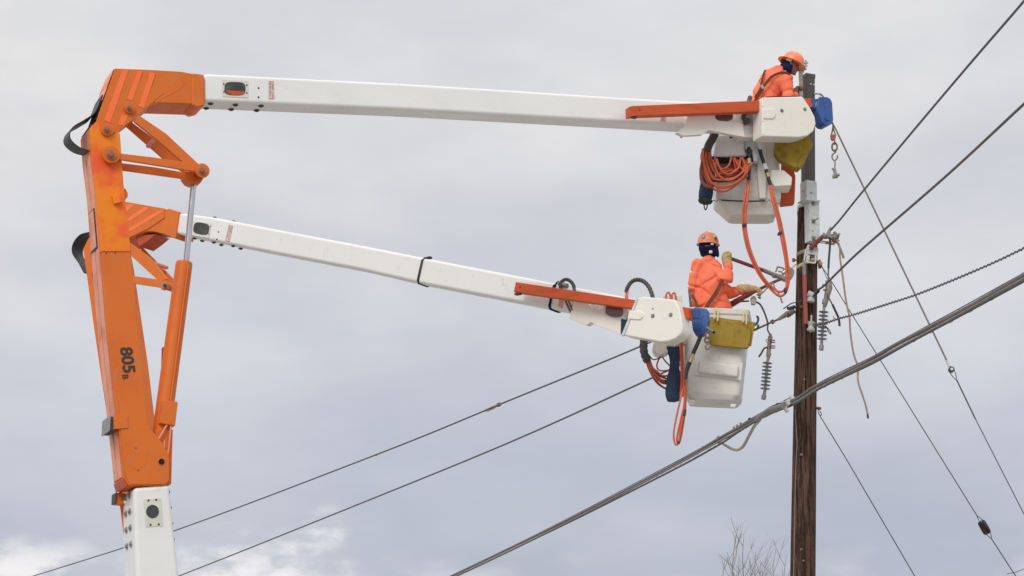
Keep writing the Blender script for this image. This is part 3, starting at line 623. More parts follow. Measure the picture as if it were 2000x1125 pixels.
for k, (dx, dY) in enumerate(((0, 0), (5, -.02))):
    e_ = 1 if k else -1
    mb = MB(); mb.tube(sp([(1462 + dx * .2, 350, 25.66), (1455 + dx, 385), (1451 + dx, 420), (1453 + dx, 455), (1463 + dx, 495), (1482 + dx * .9, 535), (1503, 562 - 6 * k), (1522, 578 - 8 * k), (1535, 570 - 8 * k),
                           (1541 - dx, 545), (1539 - dx * .8, 515), (1533 - dx, 475), (1524 - dx, 430), (1514 - dx, 392), (1505 - dx * .3, 360, 25.66)], 25.6 + dY, 6), .0155, 8); obj('hose', mb, 'hose', lp)
for q in ([(1451, 440), (1457, 440)], [(1526, 455), (1520, 457)], [(1535, 572), (1532, 565)]):
    a_, b_ = P(*q[0], 25.58), P(*q[1], 25.58); c_ = (a_ + b_) / 2
    mb = MB(); mb.box(c_, (b_ - a_) * .7, V((0, .035, 0)), V((0, 0, .017)) if q[0][1] < 500 else V((.012, 0, .012))); obj('tape_band', mb, 'blackprint', lp, bevel=.006)

# ================================================================== FAR LIFT (plane B)
FB = Frame(250, 450, 31.0, R(-36))
B = thing('boom_lift', 'farther orange and white boom lift half hidden at left, its boom reaching the lower bucket', 'boom lift', FB.p(250, 1700, .3))
FB.part('arm', [(162, 486), (172, 466), (182, 455), (215, 470), (224, 520), (250, 700), (270, 870), (276, 1000), (242, 1000), (232, 935), (205, 790), (183, 640), (168, 530)], 0, .42, 'orange', B, bevel=.012)
FB.part('lower_boom', [(243, 985), (282, 985), (312, 1500), (272, 1500)], .0, .5, 'white_worn', B, bevel=.045, seg=4)
FB.part('elbow', [(190, 392), (246, 394.5), (322, 407.5), (348, 416), (341, 461), (322, 457), (300, 452), (285, 452), (254, 464), (215, 490), (190, 480), (178, 460)], 0, .40, 'orange', B, bevel=.012)
ch = FB.part('elbow_cheek', [(190, 391), (246, 394), (320, 407), (321, 425), (290, 446), (252, 464), (215, 492), (182, 470)], -.014, .002, 'orange', B, bevel=.005)
def stripeB(pts): return FB.part('reflective_stripe', pts, -.017, -.0145 + .001, 'stripe', ch, bevel=0)
stripeB([(246, 399), (262, 399), (250, 412), (246, 414)]); stripeB([(282, 404), (292, 406), (253, 432), (247, 428)]); stripeB([(310, 411), (320, 412), (262, 448), (252, 452), (252, 446)])
FB.part('elbow_underside', [(264, 460), (304, 457), (290, 469), (272, 482)], .05, .35, 'orange_dark', B, bevel=.004)  # underside of the elbow, its shade carried by the darker orange
FB.part('collar', [(327, 406), (349, 413), (342, 466), (322, 459)], -.01, .33, 'orange', B, bevel=.02, seg=3)
FB.part('link', [(254, 474), (292, 502), (326, 545), (312, 551), (256, 500)], -.02, .02, 'orange', B, bevel=.005)
FB.part('link', [(266, 474), (276, 482), (341, 548), (333, 560), (300, 525)], .34, .38, 'orange', B, bevel=.005)
mb = MB(); mb.tube([FB.p(293, 512, .0), FB.p(293, 512, 0) + FB.n * .36], .032, 14); obj('spacer_rod', mb, 'orange_pale', B)
FB.part('link', [(255, 538), (318, 547), (316, 562), (256, 553)], -.05, -.01, 'orange', B, bevel=.005)
mb = MB(); c_ = FB.p(320, 557, -.06); mb.tube([c_, c_ + FB.n * .46], .06, 20); obj('knuckle_pin', mb, 'orange', B, bevel=.005)
o = pin(FB, 320, 557, -.05, .075, B, 'orange', 'steel')
pin(FB, 178, 495, -.01, .04, B); pin(FB, 182, 530, -.01, .06, B)
mb = MB(); mb.tube([FB.p(343, 562, .18), FB.p(340, 700, .18)], .03, 16); obj('piston_rod', mb, 'chrome', B)
mb = MB(); mb.tube([FB.p(340, 690, .18), FB.p(330, 780, .18), FB.p(310, 880, .18)], .08, 24); obj('hydraulic_cylinder', mb, 'orange', B)
ribbon('rubber_flap', [FB.p(184, 457, .2), FB.p(166, 463, .2), FB.p(153, 480, .2), FB.p(152, 498, .2), FB.p(164, 517, .2), FB.p(174, 536, .2)], (FB.n * .24 + V((0, 0, .0)), FB.n * .22), B)
mb = MB()
for i in range(0): pass
ub2T = [(349, 415), (420, 424.5), (520, 444), (700, 478), (840, 505.5), (1085, 553), (1250, 585)]
ub2B = [(342, 456), (420, 471), (520, 491), (700, 525.5), (820, 553), (1075, 602), (1225, 630)]
u2 = FB.part('upper_boom', ub2T + ub2B[::-1], .02, .29, 'white_worn', B, bevel=.045, seg=5, angle=40)
FB.part('window_plate', [(373, 430), (414, 436.5), (408, 465), (372, 459)], .014, .021, 'sticker', u2, bevel=.002)
FB.part('window', oval(393, 446.5, 15.5, 11.5, 28, 3.2, R(10)), .010, .016, 'grey_window', u2, bevel=0)
for q in ((411, 442), (408, 457)): bolt(u2, FB.p(*q, .014), -FB.n, .010, h=.007)
for q in ((427, 453), (423.5, 467.5)): bolt(u2, FB.p(*q, .02), -FB.n, .014, 'black', .004)
warning_label(FB, [(447, 440), (455, 441), (448, 472), (440, 470)], .02, u2)
warning_label(FB, [(1093, 583), (1101, 585), (1098, 602), (1090, 600)], .02, u2)
for x, y in ((410, 422.5), (447, 430)): bolt(u2, FB.p(x, y, .02) + FB.n * .1, V((0, 0, 1)), .036, h=.018)
for x, y in ((375, 464), (412, 472), (450, 479)):
    bolt(u2, FB.p(x, y - 1, .02) + FB.n * .06 - V((0, 0, .002)), V((0, 0, -1)), .036, h=.018)
    bolt(u2, FB.p(x, y - 1, .02) + FB.n * .22 - V((0, 0, .002)), V((0, 0, -1)), .036, h=.018)
def strapround(F, name, top, bot, m, parent, w_=.03):
    a_, b_ = F.p(*top, .012), F.p(*bot, .012); up = (a_ - b_).normalized(); side = F.d; t_ = F.n * .29; dn = V((0, 0, .02))
    pts = [a_ + up * .004 + t_ * .85, a_ + up * .004 + t_ * .15, a_ - up * .03, b_ + up * .04, b_ - up * .004 + t_ * .14, b_ - up * .005 + t_ * .5, b_ - up * .004 + t_ * .82, b_ + up * .04 + t_ * .97, a_ - up * .03 + t_ * .97, a_ + up * .004 + t_ * .85]
    vs_ = []
    for p in pts: vs_ += [p - side * w_, p + side * w_]
    fs = [(2 * i, 2 * i + 1, 2 * i + 3, 2 * i + 2) for i in range(len(pts) - 1)]
    o = obj(name, MB().add(vs_, fs), m, parent); md = o.modifiers.new('s', 'SOLIDIFY'); md.thickness = .012; md.offset = 0; return o
so = thing('strap', 'black strap with a buckle wrapped round the middle of the lower white boom', 'strap', FB.p(818, 560, .15))
strapround(FB, 'band', (826, 503), (815, 552), 'black', so, .017)
mb = MB(); mb.box(FB.p(836, 504, .06), FB.d * .055, FB.n * .03, V((0, 0, .014))); obj('buckle', mb, 'black', so, bevel=.008)
so2 = thing('strap', 'blue strap wrapped round the far end of the lower white boom beneath the jib', 'strap', FB.p(1072, 612, .15))
strapround(FB, 'band', (1083, 553), (1072, 602), 'scarf', so2, .018)
mb = MB(); FB.tube(mb, [(1084, 560, .0), (1087, 552, .02), (1092, 549, .04)], 0, .008, 6); obj('strap_end', mb, 'scarf', so2)
FB.part('boom_bracket', [(1121.5, 587), (1146, 591), (1153, 598), (1157, 608), (1194, 619), (1213, 626), (1212, 654), (1190, 645), (1167, 636), (1154, 629.5), (1145, 635.5), (1110, 622)], -.04, .05, 'cream', B, bevel=.008)
FB.part('tip_window_plate', [(1180, 592), (1225, 600), (1222, 628), (1176, 616)], -.046, -.038, 'sticker', B, bevel=.002)
FB.part('tip_window', oval(1199, 607, 17, 12, 28, 2.6, R(10)), -.058, -.044, 'brown_window', B, bevel=.003)
FB.part('tip_liner', [(1213, 622), (1225, 625), (1218, 652), (1212, 650)], -.05, .1, 'navy', B, bevel=.004)
jb = FB.part('jib', [(1007, 550.5), (1237, 585), (1345, 601), (1346, 622), (1232, 602), (1003, 570)], -.22, -.09, 'jib', B, bevel=.008)
bolt(jb, FB.p(1016, 560.5, -.22), -FB.n, .014, 'black', .003)
mb = MB(); mb.box(FB.p(1012, 574, -.18), FB.d * .04, FB.n * .03, V((0, 0, .013))); obj('jib_stop', mb, 'sleeve', jb)
cb = FB.part('tip_cover', [(1243, 583), (1256, 579), (1318, 585), (1325, 598), (1330, 618), (1333, 640), (1330, 652), (1320, 661), (1304, 667), (1290, 668), (1218, 655)], -.32, -.12, 'cream', B, bevel=.02, seg=4)
FB.part('handle_pad', [(1229, 606.5), (1249, 607), (1255, 612), (1255.5, 618), (1251, 623.5), (1246, 624), (1225, 622)], -.336, -.318, 'cream', cb, bevel=.006, seg=3)
FB.part('hinge_rail', [(1243, 581), (1246, 583), (1218.5, 655), (1213, 656)], -.335, -.30, 'galv', cb, bevel=.003)
for q in ((1275, 617), (1310, 615)): bolt(cb, FB.p(*q, -.32), -FB.n, .028, 'steel', .012)
bolt(cb, FB.p(1275, 603, -.32), -FB.n, .012, 'steel', .006)
mb = MB(); mb.prism([P(x, y, 25.62) for x, y in ((1325, 600), (1335, 600), (1341, 640), (1339, 668), (1318, 676), (1300, 674), (1326, 655))], V((0, .3, 0))); obj('cover_back', mb, 'bucket', B, bevel=.02, seg=3)
mb = MB(); mb.prism([P(x, y, 25.52) for x, y in ((1333, 612), (1340, 620), (1341, 645), (1336, 656), (1329, 658), (1333, 640))], V((0, .1, 0))); obj('tip_seal', mb, 'hole', B, bevel=.004)
for q in ([(1300, 588), (1302, 574), (1307, 572), (1311, 585)], [(1312, 588), (1313, 575), (1318, 573), (1321, 588)]):
    mb = MB(); mb.tube(sp(q, 25.7, 6), .012, 8); obj('hydraulic_hose', mb, 'hose', B)
mb = MB(); mb.prism([P(x, y, 25.78) for x, y in ((1296, 576), (1332, 576), (1333, 598), (1298, 590))], V((0, .1, 0))); obj('control_guard', mb, 'bucket', B, bevel=.01)
for q, r_ in (([(1096, 566, -.02), (1094, 555, -.02), (1100, 547.5, .02), (1108, 546, .05), (1116, 551, .05), (1121, 560, .04), (1122, 572, .0)], .022),
              ([(1223, 571, .05), (1226, 561, .05), (1233, 551, .08), (1243, 546.5, .1), (1256, 549, .1), (1267, 560, .08), (1274, 577, 0), (1276, 590, 0)], .026)):
    pts = smoothpath([FB.p(*k) for k in q], 10); mb = MB(); mb.tube(pts, [r_ * (1 + .13 * math.sin(i * 1.7) + .08 * math.sin(i * 3.1)) for i in range(len(pts))], 12); obj('hose_wrap', mb, 'sleeve', B)
for x in (1222, 1225.5):
    mb = MB(); FB.tube(mb, [(x, 588, 0), (x, 580, .03), (x + 1, 568, .05)], 0, .010, 6); obj('hydraulic_hose', mb, 'hose', B)
mb = MB(); FB.tube(mb, [(1092, 553, .02), (1108, 558, -.0)], 0, .028, 8); obj('hose_coupling', mb, 'alu', B)
for q in ([(1103, 584), (1110, 600), (1115, 610)], [(1110, 587), (1116, 600), (1119, 606)]):
    mb = MB(); FB.tube(mb, [(a_, b_, -.03) for a_, b_ in q], 0, .014, 8); obj('hose_fitting', mb, 'rust', B)
FB.part('winch_arm', [(1338, 601), (1362, 603), (1361, 621), (1339, 619)], -.14, -.04, 'blue', B, bevel=.006)
FF = Frame(1365, 630, 25.25, R(-12))
FF.part('winch_head', [(1352, 603), (1358, 599.5), (1378, 602), (1384, 607), (1385, 625), (1380, 645), (1375, 653), (1367, 656), (1359, 654), (1353, 645), (1350, 620)], 0, .12, 'blue', B, bevel=.014, seg=3)
FF.part('winch_relief', [(1364, 610), (1371, 610), (1375, 616), (1371, 621), (1369, 636), (1370, 644), (1363, 646), (1361, 640), (1365, 634), (1367, 620), (1364, 616)], -.009, .001, 'blue', B, bevel=.004)
mb = MB(); FF.disc(mb, 1364.5, 641.5, -.016, -.004, .03, 20); obj('sheave_cap', mb, 'blue', B, bevel=.003)
mb = MB(); FF.tube(mb, [(1340, 612), (1343, 607), (1347, 611), (1344, 616), (1338, 610)], -.0, .006, 6); obj('retaining_clip', mb, 'steel', B)
mb = MB(); FF.tube(mb, [(1336, 624), (1352, 626)], .06, .008, 6); obj('guide_rod', mb, 'rust', B)
# bucket B
tl = R(4.6); UPB = V((math.sin(tl), 0, math.cos(tl))); AXB = V((math.cos(tl), 0, -math.sin(tl))); yb = R(-9)
rot = Matrix.Rotation(yb, 3, 'Z'); AXB = rot @ AXB; AYB = rot @ V((0, 1, 0))
CB = P(1392, 789, 26.0); CB.y = 26.0
bkB = bucket('bucket', B, CB, AXB, AYB, UPB,
             [(-.0, 0, .285, .22, .06), (.010, 0, .30, .235, .065), (.07, 0, .345, .27, .07), (.12, 0, .35, .275, .07), (.2, 0, .353, .28, .07), (1.08, .0, .40, .31, .07), (1.09, .0, .415, .325, .07), (1.16, .0, .42, .33, .07)], 'bucket')
FBk = Frame(1394, 783, 26.0, yb); FBk.o = CB - AYB * .32
# plates on bucket B's front: offset follows the taper
def bfront(name, pts, d0, d1, m, par, bevel=.006, seg=2): return FBk.part(name, pts, d0, d1, m, par, bevel=bevel, seg=seg)
bfront('step_frame', [(1358, 697), (1451, 709), (1447, 743), (1355, 732)], .018, .05, 'bucket', bkB, .004)
bfront('bucket_step', [(1366, 703), (1443, 713), (1440, 736), (1363, 727)], -.045, .03, 'bucket', bkB, .022, 4)
bfront('bucket_foot', [(1342, 778), (1358, 781), (1356, 792), (1346, 792)], .05, .12, 'bucket', bkB, .015)
bfront('bucket_foot', [(1427, 788), (1439, 789), (1435, 797), (1425, 795)], .08, .12, 'bucket', bkB, .015)
ytB = thing('tool_apron', 'flat mustard yellow tool pouch strapped over the front rim of the lower bucket', 'tray', FBk.p(1425, 690, -.1))
FBk.part('back_panel', [(1387, 618), (1475, 629), (1467, 676), (1386, 668)], -.03, -.005, 'yellow', ytB, bevel=.01)
FBk.part('pouch', [(1384, 624), (1392, 621.5), (1456, 630), (1465, 635), (1467, 645), (1463, 676), (1459, 680.5), (1390, 674), (1384, 668)], -.085, -.03, 'yellow', ytB, bevel=.012, seg=3)
for x in (1399, 1455):
    mb = MB(); FBk.tube(mb, [(x - 4, 623 + (x - 1399) * .12, -.13), (x - 3, 612 + (x - 1399) * .12, -.07), (x, 601.5 + (x - 1399) * .12, -.03), (x + 3, 611 + (x - 1399) * .12, -.07), (x + 2.5, 627 + (x - 1399) * .12, -.13)], 0, .011, 8)
    obj('hanger_strap', mb, 'strapyellow', ytB)
for q in ([(1478, 617), (1481, 622), (1479, 630), (1472, 637)], [(1481, 634), (1480, 640), (1475, 644), (1471, 642)]):
    mb = MB(); mb.tube(sp(q, 25.85, 6), .014, 8); obj('rim_hook', mb, 'black', bkB)
hk = thing('winch_hook', 'rusty chain and hook hanging from the lower blue winch head in front of the bucket', 'hook', P(1382, 684, 25.2))
obj('chain_link', link_ring(1382, 655, 4, 6, 25.2, .012), 'rust', hk); obj('chain_link', link_ring(1381, 664, 5, 5, 25.2, .013), 'rust', hk)
obj('hook', MB().tube(sp([(1382, 666), (1383, 671), (1378, 675), (1379, 681), (1384, 682), (1387, 676)], 25.2, 5), [.010, .017, .017, .008], 8), 'rust', hk)
mb = MB(); mb.tube([P(1380, 640, 25.25), P(1394, 649, 25.1)], .021, 14); obj('tube_handle', mb, 'steel', hk); mb = MB(); mb.tube([P(1393.6, 648.8, 25.105), P(1394.4, 649.2, 25.095)], .016, 14); obj('tube_bore', mb, 'hole', hk)
# hoses, wraps, bag at lift B
pts = sp([(1258, 662), (1257, 680), (1260, 695), (1265, 706)], 25.75, 8)
mb = MB(); mb.tube(pts, [.050 + .004 * math.sin(i * 1.3) for i in range(len(pts))], 14); obj('hose_wrap', mb, 'sleeve', B)
rnd = random.Random(5)
for i in range(9):
    u = i / 8; q = [(1261 + 8 * u, 703, 25.75), (1268 + 7 * u, 722 - 4 * u, 25.72), (1280 + 4 * u, 744 - 18 * u, 25.75), (1296, 757 - 22 * u + rnd.uniform(-5, 3), 25.84 + rnd.uniform(-.05, .05)), (1322, 764 - 30 * u + rnd.uniform(-6, 6), 25.95)]
    mb = MB(); mb.tube(smoothpath([P(*k) for k in q], 7), .0115, 8); obj('hydraulic_hose', mb, 'hose' if i % 3 else 'hosedark', B)
for q in ([(1300, 690), (1288, 700), (1283, 715), (1290, 724), (1316, 722)], [(1292, 694), (1300, 706), (1316, 722)]):
    mb = MB(); mb.tube(sp(q, 25.8, 7), .010, 8); obj('hydraulic_hose', mb, 'hose', B)
mb = MB(); mb.tube(sp([(1268, 694), (1275, 702), (1284, 701), (1289, 697)], 25.7, 6), .008, 6); obj('cable_tie', mb, 'sleeve', B)
mb = MB(); mb.prism([P(x, y, 25.7) for x, y in ((1277, 666), (1308, 670), (1306, 688), (1290, 694), (1281, 690), (1275, 682))], V((0, .2, 0))); obj('mount_shroud', mb, 'cream', B, bevel=.02, seg=3)
bB = thing('canvas_bag', 'long navy blue canvas bag hanging at the left side of the lower bucket', 'bag', P(1316, 786, 25.75))
def bag2(g_):
    c0, c1, c2, c3, c4 = [np.array(P(x, y, 25.75)[:]) for x, y in ((1313, 680), (1318, 692), (1318, 708), (1318, 740), (1315, 772))]
    d = smin(cap(g_, c0, c1, .088, .075), cap(g_, c1, c2, .075, .048), .03); d = smin(d, cap(g_, c2, c3, .052, .090), .03); d = smin(d, cap(g_, c3, c4, .096, .100), .03)
    return np.maximum(d, c4[2] - .075 - g_[..., 2]) + folds(g_, .012, 4, 24)
c_ = P(1316, 730, 25.75); obj('bag_body', field(bag2, c_ - V((.24, .2, .46)), c_ + V((.24, .2, .42)), .012), 'navy', bB)
for x, dd in ((1329, 0), (1333, .01)):
    mb = MB(); mb.tube(sp([(x, 668), (x + 1, 700), (x + 2, 740), (x, 775)], 25.62, 6), .013, 8); obj('hydraulic_hose', mb, 'hose', B)
mb = MB(); mb.tube(sp([(1369, 655), (1362, 672), (1353, 692)], 25.25, 6), [.026, .03, .026], 12); mb.tube(sp([(1347, 708), (1342, 722), (1339, 740)], 25.25, 6), [.028, .026, .02], 12); obj('hose_fitting', mb, 'black', B)
mb = MB(); mb.tube([P(1353, 692, 25.25), P(1347, 708, 25.25)], .03, 12); obj('ferrule', mb, 'brass', B)
lp2 = thing('hose_loop', 'short narrow loop of orange hydraulic hose hanging below the lower bucket', 'hose', P(1322, 870, 25.4))
for k, q in enumerate(([(1339, 736, 25.25), (1336, 752), (1329, 780), (1321, 815), (1316, 845), (1317, 862), (1321, 869), (1326, 862), (1329, 840), (1335, 810), (1337, 780), (1338, 750)],
                       [(1340, 738, 25.25), (1338, 756), (1336, 790), (1330, 818), (1324, 845), (1322, 860), (1325, 866), (1329, 858), (1335, 825), (1339, 790), (1339, 750)])):
    mb = MB(); mb.tube(sp(q, 25.42 + .03 * k, 6), .0125, 8); obj('hose', mb, 'hose', lp2)
mb = MB(); mb.tube([P(1338, 800, 25.41), P(1336.5, 812, 25.41)], .018, 8); mb.tube([P(1326, 862, 25.41), P(1324, 867, 25.41)], .016, 8); obj('tape_band', mb, 'black', lp2)

# ================================================================== POLE
YP = 26.6
pt, pb = P(1577.5, 407, YP), P(1568, 1125, YP); dr = (pb - pt).normalized(); gl = pt + dr * ((pt.z + .3) / -dr.z)
pole = thing('utility_pole', 'tall weathered brown wooden utility pole to the right of the buckets', 'pole', V((gl.x, gl.y, 0)))
vs_, fs = [], []; nr, ns = 150, 64; ax_ = (pt - gl).normalized(); u_ = V((1, 0, 0)); u_ = (u_ - ax_ * u_.dot(ax_)).normalized(); w_ = ax_.cross(u_); Ltot = (pt - gl).length
for i in range(nr):
    t_ = (i / (nr - 1)) ** .6; h_ = t_ * Ltot; rr = .192 + (.131 - .192) * t_
    for j in range(ns):
        a_ = 2 * math.pi * j / ns
        q = V((math.cos(a_) * 9, math.sin(a_) * 9, h_ * .55)); n_ = noise.noise(q); n2_ = noise.noise(V((math.cos(a_) * 26, math.sin(a_) * 26, h_ * 1.1 + 5)))
        r_ = rr + .003 * noise.noise(V((math.cos(a_) * 2, math.sin(a_) * 2, h_))) + .003 * n2_ - (.012 if n_ > .42 else 0)
        vs_.append(gl + ax_ * (h_ + (.014 * noise.noise(V((a_ * 3, 2, 3))) if i == nr - 1 else 0)) + (u_ * math.cos(a_) + w_ * math.sin(a_)) * r_)
for i in range(nr - 1):
    for j in range(ns): fs.append((i * ns + j, i * ns + (j + 1) % ns, (i + 1) * ns + (j + 1) % ns, (i + 1) * ns + j))
fs.append(tuple((nr - 1) * ns + j for j in range(ns)))
obj('pole_shaft', MB().add(vs_, fs), 'wood', pole)
def onpole(px, py, out=.0):
    """point on the pole's camera side at this picture place"""
    t_ = (P(px, py, YP).z - gl.z) / (pt.z - gl.z); c = gl + (pt - gl) * t_; r_ = .192 + (.131 - .192) * min(1, t_); x = P(px, py, YP).x - c.x
    dy = math.sqrt(max(r_ * r_ - x * x, 0)); return P(px, py, c.y - dy - out)
for q, r_ in (((1565, 888), .02), (((1571, 741)), .018), ((1565, 599), .02), ((1565, 1073), .016), ((1569, 1095), .016), ((1574, 450), .014)):
    p_ = onpole(*q); mb = MB(); mb.tube([p_ + V((0, .01, 0)), p_ - V((0, .012, 0))], [r_, r_ * .8], 12); obj('knot', mb, 'rust', pole)
mb = MB(); mb.tube(smoothpath([onpole(x, y, .006) for x, y in ((1553, 800), (1556, 850), (1557, 866), (1555, 900), (1553, 960), (1552, 1040), (1550, 1125), (1549, 1250))], 5), .0045, 6); obj('ground_wire', mb, 'cable_light', pole)
# torn metal cap at the pole top
mb = MB(); t_ = MB(); 
capv = []; k = 14
for j in range(k + 1):
    a_ = R(170 + 95 * j / k); c = pt + ax_ * .012; dp = (.06 + .03 * ((j * 7) % 3)) if j < 5 else .03
    for hh, ro in ((.015, .137), (-dp, .139)): capv.append(c + ax_ * hh + (u_ * math.cos(a_) + w_ * math.sin(a_)) * ro)
mb.add(capv, [(2 * j, 2 * j + 1, 2 * j + 3, 2 * j + 2) for j in range(k)]); o = obj('pole_cap', mb, 'galv', pole); md = o.modifiers.new('s', 'SOLIDIFY'); md.thickness = .006

# steel post on the pole top
FPo = Frame(1582, 250, 26.22, R(-24)) 
def squarepost(name, top, bot, hw, hd, m, parent, yaw=-28, Yc=26.35, bevel=.006, twist=0):
    a_, b_ = P(*top, Yc), P(*bot, Yc); d_ = (a_ - b_); ry = Matrix.Rotation(R(yaw), 3, 'Z'); ex, ey = ry @ V((1, 0, 0)), ry @ V((0, 1, 0))
    base = [b_ + ex * i * hw + ey * j * hd for i, j in ((-1, -1), (1, -1), (1, 1), (-1, 1))]
    return obj(name, MB().prism(base, d_), m, parent, bevel=bevel)
ex = thing('post_extension', 'dark brown square steel post bolted in a galvanised bracket on top of the wooden pole', 'post', P(1582, 470, 26.4))
# the post turned so that a narrow left face shows: yaw so left face normal looks toward camera
YAW = 24
post = squarepost('post', (1578, 151), (1578.5, 362), .068, .068, 'brownpost', ex, YAW)
squarepost('post_cap', (1578, 147), (1578, 155), .073, .073, 'brownpost', ex, YAW)
squarepost('bracket_sleeve', (1579, 356), (1579.5, 394), .079, .079, 'galv', ex, YAW, bevel=.003)
squarepost('bracket_flange', (1580, 393), (1580, 396), .112, .098, 'galv', ex, YAW, bevel=.002)
ry = Matrix.Rotation(R(YAW), 3, 'Z'); EX, EY = ry @ V((1, 0, 0)), ry @ V((0, 1, 0))
a_, b_ = P(1585.5, 396, 26.38), P(1586.5, 474, 26.38)
mb = MB(); base = [b_ + EX * i * .078 + EY * j * .06 for i, j in ((-1, -1), (1, -1), (1, 1), (-1, 1))]; mb.prism(base, a_ - b_); chn = obj('channel', mb, 'galv', ex, bevel=.004)
def onface(px, py, c, hd): # front face of yawed channel
    n_ = -EY; q0_ = c + n_ * hd; r = ray(px, py); return EYE + r * ((q0_ - EYE).dot(n_) / r.dot(n_))
for (x, y) in ((1588, 398), (1588.5, 432), (1589, 466)):
    p_ = onface(x, y, b_, .061); mb = MB(); mb.box(p_, EX * .028, EY * .006, V((0, 0, .030))); wq = obj('washer', mb, 'steel', chn, bevel=.002); bolt(wq, p_ - EY * .006, -EY, .016, 'steel', .03)
p_ = onface(1588, 451, b_, .061); mb = MB(); mb.tube([p_, p_ - EY * .003], .008, 10); obj('bolt_hole', mb, 'hole', chn)
p_ = onface(1589, 432, b_, .09); mb = MB(); mb.tube([p_, P(1598, 426, p_.y - .02)], .007, 6); obj('cotter', mb, 'rust', chn)
fp = P(1579, 376, 26.35)
for q in ((1584, 377), (1567, 374)):
    if q[0] > 1575: p_ = onface(*q, fp, .08)
    else: p_ = fp - EX * .08 + V((0, 0, .01)); 
    mb = MB(); nrm = -EY if q[0] > 1575 else -EX; mb.tube([p_, p_ + nrm * .004], .009, 10); obj('bolt_hole', mb, 'hole', ex)
for q in ((1583, 164.5), (1589, 166)):
    p_ = onface(*q, P(1578, 165, 26.35), .069); mb = MB(); mb.tube([p_, p_ - EY * .01], .010, 8); obj('rivet', mb, 'sticker', ex)
# worker's aluminium channel held by the post
tag(obj('metal_channel', MB().prism([P(x, y, 26.02) for x, y in ((1559.5, 139), (1567.5, 137), (1568.5, 188), (1561, 190))], V((.01, .05, 0))), 'alu', bevel=.003), 'upright grey metal bar held by the top worker beside the brown post', 'metal bar')
ir = thing('insulator_rod', 'small stacked grey disc fitting sticking up just behind the top worker\'s hard hat', 'fitting', P(1569, 138, 26.3))
mb = MB(); mb.tube([P(1568, 142, 26.3), P(1574, 118, 26.3)], .012, 8); obj('rod', mb, 'alu', ir)
for y in (123, 128.5, 134.5):
    x = 1568 + (142 - y) * .25; mb = MB(); mb.lathe([(.01, -.012), (.032, -.006), (.036, .002), (.012, .012)], P(x + 1, y, 26.3), (.1, 0, 1), 16); obj('disc', mb, 'galv', ir)
mb = MB(); mb.tube(sp([(1590, 183), (1600, 183), (1604, 188), (1603, 195)], 26.3, 6), .014, 8)
tag(obj('guy_hook', mb, 'galv'), 'curved grey steel eye behind the blue winch head at the brown post', 'hook')

# ------------------------------------------------------------------ gear on the pole
def bandround(name, y, m, parent, w_=.03, dy=0, sag=0, ro=.004):
    mb = MB(); vs_, fs = [], []; n_ = 32; t_ = (P(1577, y, YP).z - gl.z) / (pt.z - gl.z); c = gl + (pt - gl) * t_; r_ = .192 + (.131 - .192) * t_ + ro
    for j in range(n_ + 1):
        a_ = 2 * math.pi * j / n_; zz = dy * math.cos(a_) 
        for h_ in (-w_ / 2, w_ / 2): vs_.append(c + V((math.cos(a_) * r_, math.sin(a_) * r_, h_ + zz)))
    fs = [(2 * j, 2 * j + 1, 2 * j + 3, 2 * j + 2) for j in range(n_)]
    o = obj(name, mb.add(vs_, fs), m, parent); md = o.modifiers.new('s', 'SOLIDIFY'); md.thickness = .006; return o
arm1 = thing('support_arm', 'red lift arm in a grey frame strapped to the pole, its stick hanging down', 'lift arm', onpole(1572, 640, .1))
bandround('strap', 494, 'tan', arm1, .05, .035, ro=.006); bandround('strap', 517, 'strapyellow', arm1, .045, .05, ro=.006)
YT = YP - .25
mb = MB(); mb.prism([P(x, y, YT) for x, y in ((1577, 478), (1581, 477), (1583, 483), (1598, 484), (1599, 494), (1596, 498), (1577, 496), (1575, 488))], V((0, .14, 0))); obj('saddle', mb, 'galv', arm1, bevel=.006)
for q in ([(1577, 496), (1576, 512)], [(1576, 512), (1592, 514)], [(1592, 514), (1594, 496)], [(1580, 499), (1580, 509)], [(1574, 488), (1571, 508)], [(1571, 508), (1571, 520)]):
    mb = MB(); mb.tube([P(*k, YT) for k in q], .012, 8); obj('saddle_bar', mb, 'galv', arm1)
mb = MB(); mb.box(P(1586, 497, YT + .05), V((.03, 0, 0)), V((0, .02, 0)), V((0, 0, .02))); obj('saddle_block', mb, 'stick', arm1, bevel=.004)
mb = MB(); mb.tube([P(1584, 507, YT), P(1591, 507, YT)], .022, 12); obj('roller', mb, 'brass', arm1)
mb = MB(); mb.tube([P(1582, 486, YT - .03), P(1608, 461, YT - .1)], [.030, .028], 16); obj('lift_stick', mb, 'stick', arm1)
mb = MB(); mb.tube([P(1570.5, 518, YT), P(1571, 537, YT)], .026, 14); mb.tube([P(1570, 508, YT), P(1571, 519, YT)], .014, 8); obj('stick_ferrule', mb, 'alu', arm1)
mb = MB(); mb.tube([P(1571, 537, YT), P(1574, 633, YT)], .028, 16); obj('hot_stick', mb, 'stick_bright', arm1)
